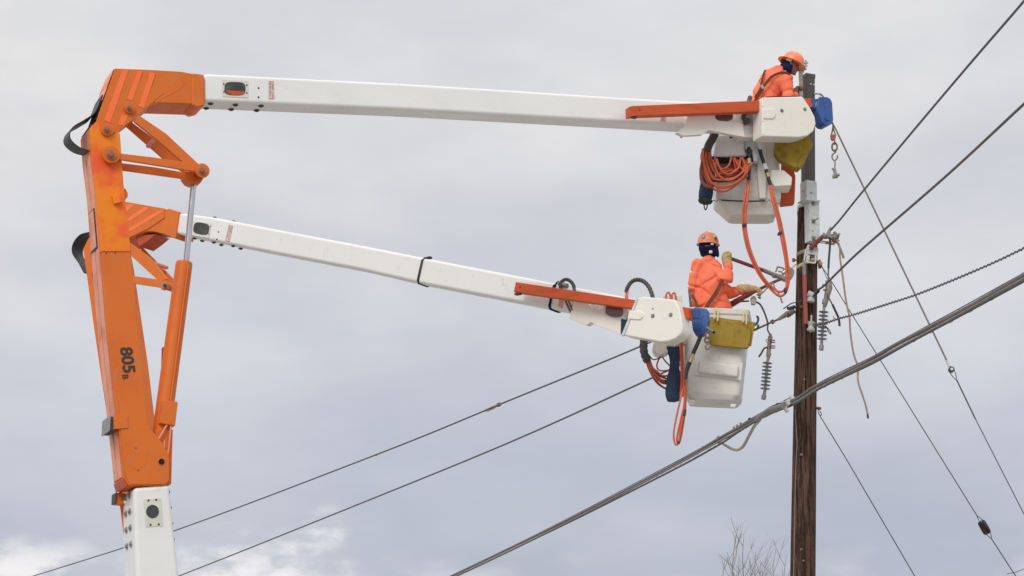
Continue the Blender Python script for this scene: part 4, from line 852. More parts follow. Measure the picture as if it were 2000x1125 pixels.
# conductor clamp at the end of the lift stick
ck = thing('conductor_clamp', 'grey jaw clamp gripping the topmost conductor right of the pole', 'clamp', P(1621, 475, 26.2))
mb = MB(); mb.prism([P(x, y, 26.17) for x, y in ((1607, 459), (1613, 457), (1620, 444), (1623, 441), (1625, 446), (1622, 456), (1628, 457), (1633, 452), (1636, 456), (1640, 461), (1638, 467), (1628, 468), (1620, 463), (1612, 464))], V((0, .08, 0))); obj('jaw', mb, 'alu', ck, bevel=.008)
for q, r_ in ((((1606, 458), (1613, 462)), .034), (((1630, 453), (1633, 466)), .022), (((1636, 458), (1640, 460)), .03), (((1609, 455), (1610, 465)), .016), (((1626, 462), (1632, 464)), .03)):
    mb = MB(); mb.tube([P(*q[0], 26.16), P(*q[1], 26.16)], r_, 10); obj('clamp_screw', mb, 'alu', ck, bevel=.004)
mb = MB(); mb.tube(sp([(1621, 462), (1621, 480), (1619, 505), (1618, 524)], 26.2, 5), .014, 8); mb2 = MB(); mb2.tube([P(1618, 524, 26.2), P(1617.5, 548, 26.2)], .010, 8)
jp = thing('jumper_wire', 'short black jumper hanging from the clamp to the insulator right of the pole', 'wire', P(1618, 548, 26.2)); obj('insulated_jumper', mb, 'black', jp); obj('bare_jumper', mb2, 'wire', jp)
asl = thing('rope_sling', 'tan rope with an amber plastic sleeve tied from the pole to the conductor clamp', 'rope', P(1640, 520, 26.3))
mb = MB(); mb.tube(sp([(1600, 470), (1612, 472), (1626, 472), (1633, 468), (1640, 470)], 26.3, 5), .008, 6); mb.tube(sp([(1600, 474), (1612, 475), (1630, 476)], 26.3, 5), .006, 6)
mb.tube(sp([(1624, 466), (1630, 472), (1636, 468), (1631, 463), (1626, 471), (1634, 475)], 26.25, 5), .011, 6); obj('rope', mb, 'tan', asl)
mb = MB(); mb.tube([P(1612, 475, 26.28), P(1630, 477, 26.28)], .014, 8); obj('sleeve', mb, 'amber', asl)
mb = MB(); mb.tube(sp([(1633, 470), (1638, 478), (1643, 490), (1648, 504)], 26.25, 6), [.012, .012, .015, .016], 8); obj('rope_tail', mb, 'tan', asl)
hr = thing('hand_line', 'long loose tan rope trailing down right of the pole to a frayed end', 'rope', P(1694, 818, 26.2))
mb = MB(); mb.tube(sp([(1634, 468), (1640, 482), (1641, 505), (1646, 540), (1652, 585), (1659, 620), (1661, 650), (1667, 690), (1675, 715), (1676, 745), (1684, 770), (1691, 792), (1695, 811)], 26.15, 7), .0125, 8); obj('rope', mb, 'tan', hr)
mb = MB(); mb.tube([P(1694.5, 809, 26.15), P(1695.5, 817, 26.15)], .013, 8); obj('rope_end', mb, 'blackprint', hr)
# porcelain line insulator holding the second conductor
li = thing('line_insulator', 'grey porcelain pin insulator with black tie on the upper pole face', 'insulator', onpole(1584, 592, .05))
for (x0, y0, x1, y1, r_, m_) in ((1577, 573, 1588, 578, .045, 'porcelain'), (1583, 590, 1584, 582, .05, 'porcelain'), (1588, 577, 1599, 566, .03, 'black'), (1579, 586, 1592, 581, .028, 'black'), (1580, 576, 1592, 574, .02, 'galv')):
    mb = MB(); mb.tube([P(x0, y0, YT), P(x1, y1, YT)], r_, 16); obj('insulator_body' if m_ == 'porcelain' else 'tie' if m_ == 'black' else 'clamp', mb, m_, li, bevel=.008)
si = thing('spool_insulator', 'pale grey spool insulator at the pole below the red stick, holding the twisted cable', 'insulator', onpole(1585, 645, .05))
so_ = P(1583.5, 646, YT); mb = MB(); mb.lathe([(.03, -.01), (.05, .0), (.052, .02), (.040, .035), (.033, .05), (.033, .065), (.042, .08), (.052, .095), (.052, .112), (.03, .12)], so_, P(1585, 620, YT) - so_, 24); obj('spool', mb, 'porcelain', si)
mb = MB(); mb.tube([P(1583, 649, YT), P(1585, 616, YT)], .010, 8); obj('bolt', mb, 'galv', si)
# dead end hardware left of pole
dh = thing('dead_end_clamp', 'grey wedge clamp where a conductor dead ends left of the pole', 'clamp', P(1525, 625, 26.6))
mb = MB(); mb.tube([P(1552, 607, 26.55), P(1536, 615, 26.6)], [.03, .045], 12); mb.tube([P(1536, 614, 26.6), P(1520, 624, 26.62)], [.035, .02], 12); obj('clamp_body', mb, 'alu', dh)
for q in ((1545, 610), (1540, 616), (1509, 629)):
    mb = MB(); mb.tube([P(q[0] - 2, q[1] - 4, 26.56), P(q[0] + 2, q[1] + 3, 26.56)], .018 if q[0] > 1520 else .024, 10); obj('clamp_bolt', mb, 'rust', dh, bevel=.003)
tr = thing('jumper_wire', 'short black taped wire poking out left of the pole above the dead end clamp', 'wire', P(1540, 604, 26.5))
mb = MB(); mb.tube(sp([(1530, 603), (1536, 599), (1545, 593), (1556, 590), (1568, 587), (1578, 582)], 26.36, 6), .008, 8); obj('bare_wire', mb, 'wiredark', tr)
mb = MB(); mb.tube(sp([(1537, 602), (1543, 602), (1553, 599)], 26.45, 5), [.02, .026, .024], 10); obj('taped_end', mb, 'black', tr)
hg = thing('lag_bolt', 'small dark eye bolt sticking out left of the pole beside the yellow strap', 'bolt', P(1549, 508, 26.6))
mb = MB(); mb.tube([P(1556, 508, 26.5), P(1549, 508, 26.5)], .012, 8); mb.tube([P(1550, 505, 26.5), P(1550, 511, 26.5)], .02, 8); obj('eye', mb, 'rust', hg)
rb = thing('pole_bracket', "dark steel bracket with orange tie on the pole's right side by the yellow strap", 'bracket', P(1602, 515, 26.55))
mb = MB(); mb.prism([P(x, y, 26.5) for x, y in ((1598, 508), (1602, 506), (1605, 511), (1606, 521), (1600, 522))], V((0, .08, 0))); obj('plate', mb, 'rust', rb, bevel=.006)
mb = MB(); mb.tube([P(1599, 511, 26.48), P(1604, 517, 26.48)], .03, 10); obj('tie', mb, 'orange_pale', rb, bevel=.005)
# polymer insulators
def polymer(th, top, shed0, shed1, ns_, bot, Y, shank0, hwid=.063):
    a_, b_ = P(*top, Y), P(*bot, Y)
    mb = MB(); mb.tube([P(*shank0, Y), P(*shed0, Y)], [.026, .016], 12); obj('end_fitting', mb, 'alu', th)
    mb = MB(); mb.tube([P(*shed0, Y), P(*shed1, Y)], .017, 14); obj('core_rod', mb, 'polymer', th)
    s0, s1 = P(*shed0, Y), P(*shed1, Y); axn = (s0 - s1).normalized(); first = None
    for i in range(ns_):
        pos = s0.lerp(s1, (i + .4) / ns_)
        if first is None:
            first = obj('shed', MB().lathe([(.016, .010), (.026, .006), (hwid, -.001), (hwid, -.004), (.02, -.002)], pos, axn, 24), 'polymer', th); fp_ = pos
        else:
            c = first.copy(); col.objects.link(c); c.parent = th; c.location = pos - fp_
    mb = MB(); mb.tube([s1, P(*bot, Y)], .020, 12); e_ = s1.lerp(P(*bot, Y), .45); mb.tube([e_, P(*bot, Y)], .031, 8); obj('tongue_fitting', mb, 'alu', th, bevel=.004)
pi1 = thing('polymer_insulator', 'grey eight disc insulator dangling between the lower bucket and the pole', 'insulator', P(1491, 782, 26.3))
polymer(pi1, (1503, 655), (1499, 706), (1494, 763), 8, (1491, 780), 26.3, (1503, 690))
mb = MB(); mb.tube([P(1504.5, 657, 26.3), P(1500, 697, 26.3)], [.03, .026], 12); mb.tube([P(1505, 652, 26.3), P(1504.5, 660, 26.3)], .018, 10); obj('clamp_body', mb, 'alu', pi1, bevel=.003)
for y in (664, 668, 675, 679):
    mb = MB(); mb.tube([P(1503, y, 26.26), P(1514, y + 1, 26.26)], .009, 8); obj('clamp_bolt', mb, 'rust', pi1)
mb = MB(); mb.tube(sp([(1502, 672), (1497, 667), (1496, 663), (1502, 664)], 26.27, 5), .005, 6); obj('pull_ring', mb, 'steel', pi1)
mb = MB(); mb.tube(sp([(1499, 678), (1492, 681), (1487, 690), (1482, 697)], 26.28, 6), .012, 8); obj('tail_wire', mb, 'wiredark', pi1)
pi2 = thing('polymer_insulator', 'grey eight disc insulator hanging right beside the pole below the second conductor', 'insulator', P(1604, 686, 26.3))
polymer(pi2, (1617, 552), (1609, 606), (1605, 666), 8, (1604, 684), 26.25, (1611, 590))
mb = MB(); mb.tube([P(1618, 548, 26.25), P(1619, 562, 26.25), P(1613, 588, 26.25), P(1610.5, 598, 26.25)], [.04, .046, .032, .026], 12); mb.tube([P(1612, 585, 26.25), P(1610, 594, 26.25)], .034, 10); obj('clamp_body', mb, 'alu', pi2, bevel=.004)
for q in (((1606, 557), (1614, 556)), ((1608, 567), (1615, 565))):
    mb = MB(); mb.tube([P(*q[0], 26.22), P(*q[1], 26.22)], .012, 8); obj('clamp_bolt', mb, 'rust', pi2)
jw = thing('jumper_wire', 'black jumper with a bare top trailing from the insulator right of the pole', 'wire', P(1640, 638, 26.2))
mb = MB(); mb.tube(sp([(1615, 573), (1621, 586), (1627, 597)], 26.2, 5), .010, 8); obj('bare_wire', mb, 'wire', jw)
mb = MB(); mb.tube(sp([(1626, 595), (1632, 608), (1638, 622), (1640, 637)], 26.2, 6), .015, 8); obj('insulation', mb, 'black', jw)

# ================================================================== wires
def wire(name, label, cat, pxs, Y0, Y1, r, m, group=None, n=6):
    mb = MB(); mb.tube(linepts(pxs, Y0, Y1, n), r, 8); return tag(obj(name, mb, m), label, cat, group)
wire('power_line', 'topmost overhead conductor running from the upper right corner down to the jaw clamp', 'power line', [(2080, -95), (2000, 2), (1900, 118), (1800, 236), (1690, 368), (1656, 410), (1640, 430), (1622, 450)], 17.3, 26.2, .0125, 'wire')
wire('power_line', 'second overhead conductor from the right edge down to the porcelain insulator on the pole', 'power line', [(2090, 122), (2000, 203), (1850, 342), (1690, 481), (1640, 528), (1612, 556), (1597, 567)], 17.8, 26.3, .014, 'wire')
pl1 = thing('power_line', 'upper of the two thin conductors sloping down to the left, with a pale splice', 'power line', linepts([(75, 1125), (1540, 540)], 58, 26.6)[0])
mb = MB(); mb.tube(linepts([(1524, 546), (1476, 570), (1436, 592), (1250, 677), (973, 791), (946, 802.5), (735, 888), (345, 1035), (75, 1122), (-150, 1190)], 26.6, 60, 6), .0135, 8); obj('conductor', mb, 'wire', pl1)
qq = linepts([(1250, 677), (947, 803), (973, 790)], 29, 35, 4); mb = MB()
_w = linepts([(1540, 540), (1250, 677), (973, 791), (946, 802.5), (735, 888), (345, 1035), (75, 1122), (-150, 1190)], 26.6, 60, 6); wa, wb = _w[12], _w[18]; yy = wa.y
mb.tube([wb, wb.lerp(wa, .25), wb.lerp(wa, .7), wa], [.014, .032, .032, .014], 10); obj('splice', mb, 'cable_pale', pl1)
mb = MB(); mb.tube([wa, wa + (wa - wb).normalized() * .04], .035, 8); obj('splice_collar', mb, 'rust', pl1)
mb = MB(); mb.tube([P(733, 890, 43), P(737, 886.3, 43)], .022, 8); obj('joint', mb, 'cable_pale', pl1)
wire('power_line', 'lower of the two thin conductors sloping down left, ending at the dead end clamp', 'power line', [(1522, 623), (1475, 644), (1278, 736), (1000, 862), (700, 985), (352, 1124), (150, 1200)], 26.62, 56, .014, 'wire')
# lashed communication bundle
bc = [(2090, 490), (2000, 541), (1870, 614), (1760, 672), (1700, 705), (1640, 735), (1590, 760), (1555, 782), (1500, 806), (1440, 840), (1400, 862), (1300, 918), (1100, 1022), (890, 1123), (750, 1185)]
cbn = thing('cable_bundle', 'thick lashed bundle of grey telephone cables crossing the pole below the buckets', 'cable', P(1555, 784, 26.3))
def bundle(off, px_shift=0):
    d_ = linepts([(x, y + px_shift) for x, y in bc], 17.6, 42, 6)
    return [p + V((0, off[0], off[1])) for p in d_]
# keep the bundle just in front of the pole
def fixY(pts):
    return pts
raw = []
for x, y in bc:
    # depth chosen so that 1/Y runs linearly and meets the pole front (26.33) at x=1570
    Yv = 1 / (1 / 18.6 + (1 / 26.6 - 1 / 18.6) * (2000 - x) / (2000 - 1536)) if x > 1536 else 1 / (1 / 26.6 + (1 / 46 - 1 / 26.6) * (1536 - x) / (1536 - 890)); raw.append(P(x, y, Yv))
cen = smoothpath(raw, 8)
for nm, oy, oz, r_, m_ in (('telephone_cable', 0, .018, .022, 'cable_grey'), ('telephone_cable', -.012, -.017, .014, 'cable_light'), ('telephone_cable', .01, -.030, .015, 'cable_dark'), ('messenger_wire', -.012, .040, .005, 'wiredark')):
    k = len(cen); pts = [p + V((0, oy, oz + .006 * math.sin(i * .25 + oz * 90))) for i, p in enumerate(cen)]
    if oz == -.030: pts = [p + V((0, 0, (-.03 if 70 < i < 98 else 0) * math.sin(math.pi * (i - 70) / 28) if 70 <= i <= 98 else 0)) for i, p in enumerate(pts)]
    mb = MB(); mb.tube(pts, r_, 10); obj(nm, mb, m_, cbn)
hel = []
for i in range(len(cen) - 1):
    for k in range(6):
        p = cen[i].lerp(cen[i + 1], k / 6); a_ = (i * 6 + k) * .42; hel.append(p + V((0, math.cos(a_) * .030, math.sin(a_) * .048 - .001)))
mb = MB(); mb.tube(hel, .0025, 4); obj('lashing_wire', mb, 'cable_light', cbn)
YB_ = 26.28
mb = MB(); mb.tube(sp([(1530, 793, YB_), (1500, 803, YB_ + .3), (1478, 821, 27)], None, 5), [.04, .055, .03], 12); obj('splice_sleeve', mb, 'cable_light', cbn)
for x, y, r_ in ((1548, 777, .03), (1541, 786, .045), (1528, 790, .035), (1512, 797, .03), (1536, 800, .028)):
    mb = MB(); mb.tube([P(x - 3, y - 5, YB_ + (1555 - x) * .006), P(x + 2, y + 5, YB_ + (1555 - x) * .006)], r_, 8); obj('suspension_clamp', mb, 'rust' if x == 1512 else 'galv', cbn, bevel=.006)
mb = MB(); mb.prism([P(x, y, 26.7) for x, y in ((1497, 798), (1509, 791), (1514, 795), (1502, 805))], V((0, .05, 0))); obj('terminal_block', mb, 'rust', cbn, bevel=.004)
mb = MB(); mb.tube([P(1550, 773, 26.3), P(1510, 794, 26.6)], .006, 6); mb.tube(sp([(1545, 780), (1530, 787), (1518, 788), (1512, 793)], 26.4, 5), .006, 6); obj('bond_wire', mb, 'wiredark', cbn)
for x, y in ((1434, 837), (1440, 833), (1447, 829)):
    mb = MB(); mb.box(P(x, y, 28.6), V((.012, 0, .008)), V((0, .02, 0)), V((-.01, 0, .024))); obj('cable_clip', mb, 'steel', cbn)
mb = MB(); mb.box(P(1464, 821, 28), V((.015, 0, .008)), V((0, .02, 0)), V((-.006, 0, .03))); obj('cable_clip', mb, 'black', cbn)
mb = MB(); mb.box(P(1404, 860, 29.4), V((.02, 0, .012)), V((0, .03, 0)), V((-.015, 0, .06))); obj('end_clamp', mb, 'steel', cbn, bevel=.006)
mb = MB(); mb.tube(smoothpath([P(1404, 861, 29.3), P(1418, 870, 29.1), P(1430, 877, 28.9), P(1441, 878.5, 28.7), P(1452, 871, 28.5), P(1463, 851, 28.2), P(1473, 833, 27.9), P(1484, 820, 27.6)], 8), .021, 10)
tag(obj('drop_cable', mb, 'cable_pale'), 'pale slack loop of cable sagging under the telephone bundle left of the pole', 'cable')
# twisted service drop
td = thing('service_cable', 'twisted two strand service cable running from the spool insulator to the right edge', 'cable', P(1600, 640, 26.2))
ctr = linepts([(1590, 636), (1610, 632), (1640, 622), (1670, 614), (1740, 592), (1786, 577), (1840, 556), (1900, 531), (1950, 509), (2000, 485), (2080, 447)], 26.3, 19, 30)
dd = 0; H0, H1 = [], []
fine = []
for a_, b_ in zip(ctr, ctr[1:]):
    k = max(1, int((b_ - a_).length / .012))
    for j in range(k): fine.append(a_.lerp(b_, j / k))
for i, p in enumerate(fine):
    if i: dd += (p - fine[i - 1]).length
    amp = .014 + .012 * max(0, 1 - dd / 1.0); a_ = (dd / .10 - (.9 * max(0, 1 - dd / 1.2) ** 2)) * 2 * math.pi
    H0.append(p + V((0, math.cos(a_) * amp, math.sin(a_) * amp))); H1.append(p - V((0, math.cos(a_) * amp * .25, math.sin(a_) * amp * .25)))
mb = MB(); mb.tube(H0, .0055, 6); obj('strand', mb, 'wire', td); mb = MB(); mb.tube(H1, .0065, 6); obj('strand', mb, 'wire', td)
mb = MB(); mb.tube(sp([(1612, 636), (1620, 645), (1623, 652), (1620, 651), (1614, 640), (1606, 634)], 26.2, 6), .006, 6); mb.tube(sp([(1592, 634), (1604, 634), (1614, 629), (1622, 628)], 26.15, 5), .007, 6); mb.tube(sp([(1627, 617), (1630, 622), (1636, 624), (1640, 620)], 26.1, 5), .005, 6); obj('wire_tail', mb, 'wiredark', td)
# guys
gy = thing('guy_wire', 'guy with a roller fitting running from behind the winch head down the right side', 'guy wire', P(1857, 720, 25.0))
mb = MB(); mb.tube([P(1600, 190, 26.5), P(1635, 258, 26.4), P(1850, 706, 25.0)], .0115, 8); obj('guy_rod', mb, 'cable_grey', gy)
mb = MB(); mb.tube([P(1849, 704, 25), P(1855, 716, 25)], .020, 10); obj('clevis', mb, 'galv', gy)
rc = P(1858, 722, 25.0); mb = MB(); mb.lathe([(.018, -.025), (.036, -.022), (.026, -.006), (.026, .006), (.036, .022), (.018, .025)], rc, (0, 1, 0), 20); obj('roller', mb, 'black', gy)
mb = MB(); mb.tube([rc - V((0, .035, 0)), rc + V((0, .035, 0))], .018, 12); obj('roller_pin', mb, 'galv', gy)
mb = MB(); mb.tube([P(1854, 726, 25), P(1862, 737, 25), P(1869, 744, 25)], .005, 6); mb.tube([P(1863.5, 722, 25), P(1867, 732, 25), P(1869, 744, 25)], .005, 6)
mb.tube([P(1869, 743, 25), P(1905, 818, 24.8)], .009, 8); mb.tube([P(1905, 818, 24.8), P(2000, 1004, 24.4), P(2080, 1160, 24.1)], .006, 8); obj('guy_strand', mb, 'wiredark', gy)
gy2 = thing('guy_wire', 'thin guy from the pole to the bottom right corner, with a dark brown insulator', 'guy wire', P(1922, 1030, 24.5))
mb = MB(); mb.tube([P(1601, 515, 26.55), P(1618, 540, 26.5), P(1908, 1007, 24.5)], .0065, 6); mb.tube([P(1603, 514, 26.5), P(1615, 545, 26.5)], .004, 6)
mb.tube([P(1908, 1007, 24.5), P(1910, 1013, 24.47), P(1914, 1021, 24.45)], .005, 6); mb.tube([P(1908, 1007, 24.5), P(1918, 1014.5, 24.42), P(1927, 1030, 24.42)], .005, 6)
mb.tube([P(1921, 1035, 24.42), P(1928, 1045, 24.42), P(1937, 1053, 24.45)], .005, 6); mb.tube([P(1933, 1038, 24.5), P(1935.5, 1044, 24.48), P(1937, 1053, 24.45)], .005, 6)
mb.tube([P(1937, 1053, 24.45), P(1985, 1127, 24.3), P(2040, 1210, 24.2)], .0065, 6); obj('guy_strand', mb, 'wiredark', gy2)
a_, b_ = P(1915, 1017, 24.5), P(1930, 1043, 24.5); mb = MB(); LL = (b_ - a_).length; mb.lathe([(.02, 0), (.040, .008), (.048, .028), (.049, LL * .5), (.048, LL - .028), (.040, LL - .008), (.02, LL)], a_, b_ - a_, 24); obj('strain_insulator', mb, 'brownglaze', gy2)
gy3 = thing('guy_wire', 'short thin guy from a pole eye below the cable bundle to the lower right', 'guy wire', P(1600, 805, 26.5))
mb = MB(); mb.tube([P(1602, 813, 26.5), P(1655, 900, 26.2), P(1787, 1126, 25.6), P(1840, 1215, 25.4)], .0065, 6); mb.tube(sp([(1598, 800), (1599, 808), (1603, 812), (1604, 808), (1601, 803)], 26.5, 5), .006, 6); obj('guy_strand', mb, 'wiredark', gy3)
mb = MB(); mb.tube([P(1596, 797, 26.55), P(1602, 798, 26.5)], .02, 8); obj('eye_bolt', mb, 'rust', gy3)
wire('stay_wire', 'short piece of thin wire crossing the very bottom right corner', 'wire', [(1966, 1121), (1985, 1117), (2000, 1111), (2060, 1088)], 24.6, 23, .004, 'wiredark')
# test jumper: clamp and jumper between worker and dangling insulator
gj = thing('jumper_cable', 'black jumper cable with a tan clamp, running from the worker to the dangling insulator', 'cable', P(1505, 655, 26.2))
mb = MB(); mb.tube(sp([(1436, 592), (1448, 589), (1463, 588)], 26.1, 6), .011, 8); mb.tube(sp([(1474, 589), (1484, 594), (1492, 608), (1498, 625), (1500, 634)], 26.15, 6), .012, 8); obj('cable', mb, 'sleeve', gj)
mb = MB(); mb.tube(sp([(1500, 633), (1499, 643), (1502, 650), (1505, 657)], 26.2, 6), .011, 8); obj('bare_strand', mb, 'wire', gj)
mb = MB(); mb.prism([P(x, y, 26.05) for x, y in ((1466, 581), (1472, 577), (1477, 580), (1478, 586), (1476, 594), (1468, 594))], V((0, .07, 0))); obj('clamp', mb, 'cable_pale', gj, bevel=.01)
mb = MB(); mb.tube(sp([(1480, 580), (1485, 583), (1484, 577), (1490, 571), (1500, 561)], 26.05, 5), .009, 8); obj('clamp_wire', mb, 'alu', gj)
# held tools
st1 = thing('hot_stick', 'dark red stick gripped in the lower worker\'s raised glove, ending in a grey frame', 'tool', P(1530, 548, 26.2))
mb = MB(); mb.tube([P(1425, 504, 25.98), P(1491, 528, 26.15)], .024, 14); obj('shaft', mb, 'stick', st1)
mb = MB(); mb.tube([P(1489, 527, 26.15), P(1509, 535.5, 26.2)], .028, 14); mb.tube([P(1508, 535, 26.2), P(1516, 538, 26.2)], .03, 8); obj('ferrule', mb, 'alu', st1, bevel=.003)
mb = MB(); mb.prism([P(x, y, 26.18) for x, y in ((1509, 533), (1523, 535), (1540, 541), (1545, 532), (1541, 521), (1546, 522), (1552, 528), (1551, 536), (1543, 547), (1533, 547), (1520, 540), (1510, 539))], V((0, .10, 0))); obj('saddle', mb, 'alu', st1, bevel=.008)
for q in ([(1515, 531), (1519, 521)], [(1519, 521), (1531, 524)], [(1531, 524), (1528, 537)], [(1520, 530), (1527, 531)]):
    mb = MB(); mb.tube([P(*k, 26.2) for k in q], .011, 8); obj('saddle_bar', mb, 'alu', st1)
mb = MB(); mb.tube([P(1529, 534, 26.2), P(1538, 526, 26.2)], .028, 12); obj('roller', mb, 'brass', st1)
mb = MB(); mb.tube(sp([(1545, 527), (1550, 520), (1556, 515)], 26.3, 5), .01, 8); obj('strap', mb, 'strapyellow', st1)
st2 = thing('hot_stick', 'thicker red stick held low in the lower worker\'s outstretched glove', 'tool', P(1440, 590, 26.0))
mb = MB(); mb.tube([P(1412, 604, 26.3), P(1436, 590, 26.1), P(1474, 568, 26.0)], [.040, .040, .024], 14); mb.tube([P(1474, 568, 26.0), P(1510, 551, 26.1), P(1525, 545, 26.2)], [.014, .016, .022], 10); obj('shaft', mb, 'stick', st2)
mb = MB(); mb.tube(sp([(1503, 560), (1508, 553), (1512, 558), (1507, 563), (1502, 557)], 26.0, 6), .008, 8); mb.tube(sp([(1512, 560), (1519, 570), (1525, 583), (1528, 592)], 26.1, 6), [.008, .007, .007, .013], 8); obj('tether', mb, 'tan', st2)

# ================================================================== PEOPLE
def pv(px, py, Y): return np.array(P(px, py, Y)[:])
def hat(parent, c, up, fwd, m, brim_full=True, r=.135):
    """hard hat: shell with ridge and brim, local axes up / fwd"""
    up = V(up).normalized(); fwd = V(fwd); fwd = (fwd - up * fwd.dot(up)).normalized()
    prof = [(r * .985, -.004), (r * .985, .02), (r * .95, .062), (r * .82, .103), (r * .58, .132), (r * .3, .146), (.002, .150)]
    mb = MB().lathe(prof, c, up, 32, 1.14, fwd); sh = obj('hard_hat', mb, m, parent)
    # brim ring as a thin lathe
    wd = .040 if brim_full else .010
    mb = MB().lathe([(r * .97, .0), (r + wd * .6, -.003), (r + wd, -.012), (r + wd, -.017), (r + wd * .5, -.010), (r * .95, -.006)], c, up, 32, 1.17, fwd); obj('brim', mb, m, sh)
    side = up.cross(fwd)
    mb = MB(); mb.tube([V(c) + up * (.150 * math.cos(a_) + .002) + fwd * r * 1.13 * math.sin(a_) for a_ in [R(-62 + 124 * i / 14) for i in range(15)]], .010, 8); obj('ridge', mb, m, sh)
    return sh, up, fwd, side
def headfield(g_, c, up, fwd, side):
    """head and face: c is the skull centre"""
    rt = np.stack([side, fwd, up], 1)
    d = ell(g_, c, (.075, .095, .105), rt)
    c = np.array(c)
    d = smin(d, ell(g_, c + fwd * .045 - up * .065, (.052, .055, .06), rt), .04)
    d = smin(d, ell(g_, c + fwd * .088 - up * .112, (.024, .020, .02), rt), .025)      # chin
    d = smin(d, cap(g_, c + fwd * .098 - up * .01, c + fwd * .122 - up * .045, .009, .015), .014)   # nose
    d = smin(d, cap(g_, c + fwd * .095 - up * .078 + side * .018, c + fwd * .095 - up * .078 - side * .018, .010, .010), .01)  # lips
    for s_ in (-1, 1):
        d = smin(d, ell(g_, c + side * s_ * .078 - up * .02, (.012, .026, .034), rt), .008)   # ears
        d = np.maximum(d, -ell(g_, c + side * s_ * .032 + fwd * .10 - up * .005, (.018, .014, .011), rt))   # eye sockets
        d = smin(d, ell(g_, c + side * s_ * .032 + fwd * .088 - up * .005, (.012, .010, .010), rt), .003)
    return d
def handfield(g_, wrist, palm_dir, finger_bend, spread, r=.0105):
    """a closing hand: palm plus five bent fingers; palm_dir forward, finger_bend curl direction, spread across the knuckles"""
    w0 = np.array(wrist); p = np.array(palm_dir); b = np.array(finger_bend); s_ = np.array(spread)
    d = cap(g_, w0, w0 + p * .05, .034, .036)
    for k, (off, ln) in enumerate(((-.032, .9), (-.011, 1.0), (.011, .95), (.032, .8))):
        k0 = w0 + p * .075 + s_ * off; k1 = k0 + (p * .55 + b * .85) * .042 * ln; k2 = k1 + (b * 1 - p * .45) * .032 * ln; k3 = k2 + (-p * .9 + b * .1) * .024 * ln
        d = smin(d, cap(g_, w0 + s_ * off * .7 + p * .03, k0, .016, r + .003), .012)
        for a_, b__ in ((k0, k1), (k1, k2), (k2, k3)): d = smin(d, cap(g_, a_, b__, r + .002, r), .004)
    t0 = w0 + p * .01 - s_ * .03; t1 = t0 + p * .035 - s_ * .02 + b * .03; t2 = t1 + p * .02 + b * .035 + s_ * .015
    d = smin(d, cap(g_, t0, t1, .017, .014), .012); return smin(d, cap(g_, t1, t2, .014, .011), .005)
def nv(v): v = np.array(v, float); return v / np.linalg.norm(v)

# ---- top worker, bending to the right
Y1 = 26.05
pA = thing('person', 'worker bending forward in the upper bucket, orange hooded jacket and hard hat', 'person', P(1478, 418, 26.15))
neck, chest, waist, hip = pv(1534, 136, Y1), pv(1517, 160, Y1), pv(1497, 200, Y1), pv(1484, 245, Y1 + .02)
shR, shL = pv(1535, 155, Y1 - .17), pv(1530, 148, Y1 + .18)      # near / far shoulder
hc = pv(1546, 126, Y1); hup = nv((-.50 + .98, 0, .80)); 
hup = nv((.42, 0, .90)); hfw = nv((.80, -.12, -.58)); hfw = nv(hfw - hup * hfw.dot(hup)); hsd = np.cross(hfw, hup)
elR, wrR = pv(1541, 205, Y1 - .20), pv(1553, 181, Y1 - .06)
elL, wrL = pv(1551, 205, Y1 + .16), pv(1559, 186, Y1 + .04)
def bodyA(g_):
    d = headfield(g_, hc, hup, hfw, hsd)
    d = smin(d, cap(g_, hc - hup * .05 - hfw * .03, neck, .05, .055), .03)
    for a_, b_, ra, rb in ((neck, chest, .06, .13), (chest, waist, .14, .12), (waist, hip, .12, .14), (chest, shR, .09, .06), (chest, shL, .09, .06), (shR, elR, .05, .04), (elR, wrR, .04, .028), (shL, elL, .05, .04), (elL, wrL, .04, .028)):
        d = smin(d, cap(g_, a_, b_, ra, rb), .03)
    for s_, x in ((-.11, 1480), (.11, 1484)):
        k_ = pv(x + 4, 330, Y1 + .08 + s_); f_ = pv(x, 412, Y1 + .12 + s_)
        d = smin(d, cap(g_, hip + np.array((0, s_, 0)), k_, .08, .055), .03); d = smin(d, cap(g_, k_, f_, .055, .04), .03); d = smin(d, cap(g_, f_, f_ + np.array((.14, 0, 0)), .045, .04), .02)
    return d
obj('body', field(bodyA, pv(1455, 425, Y1) - np.array((.1, .4, .05)), pv(1590, 95, Y1) + np.array((0, .45, .1)), .012), 'skin', pA)
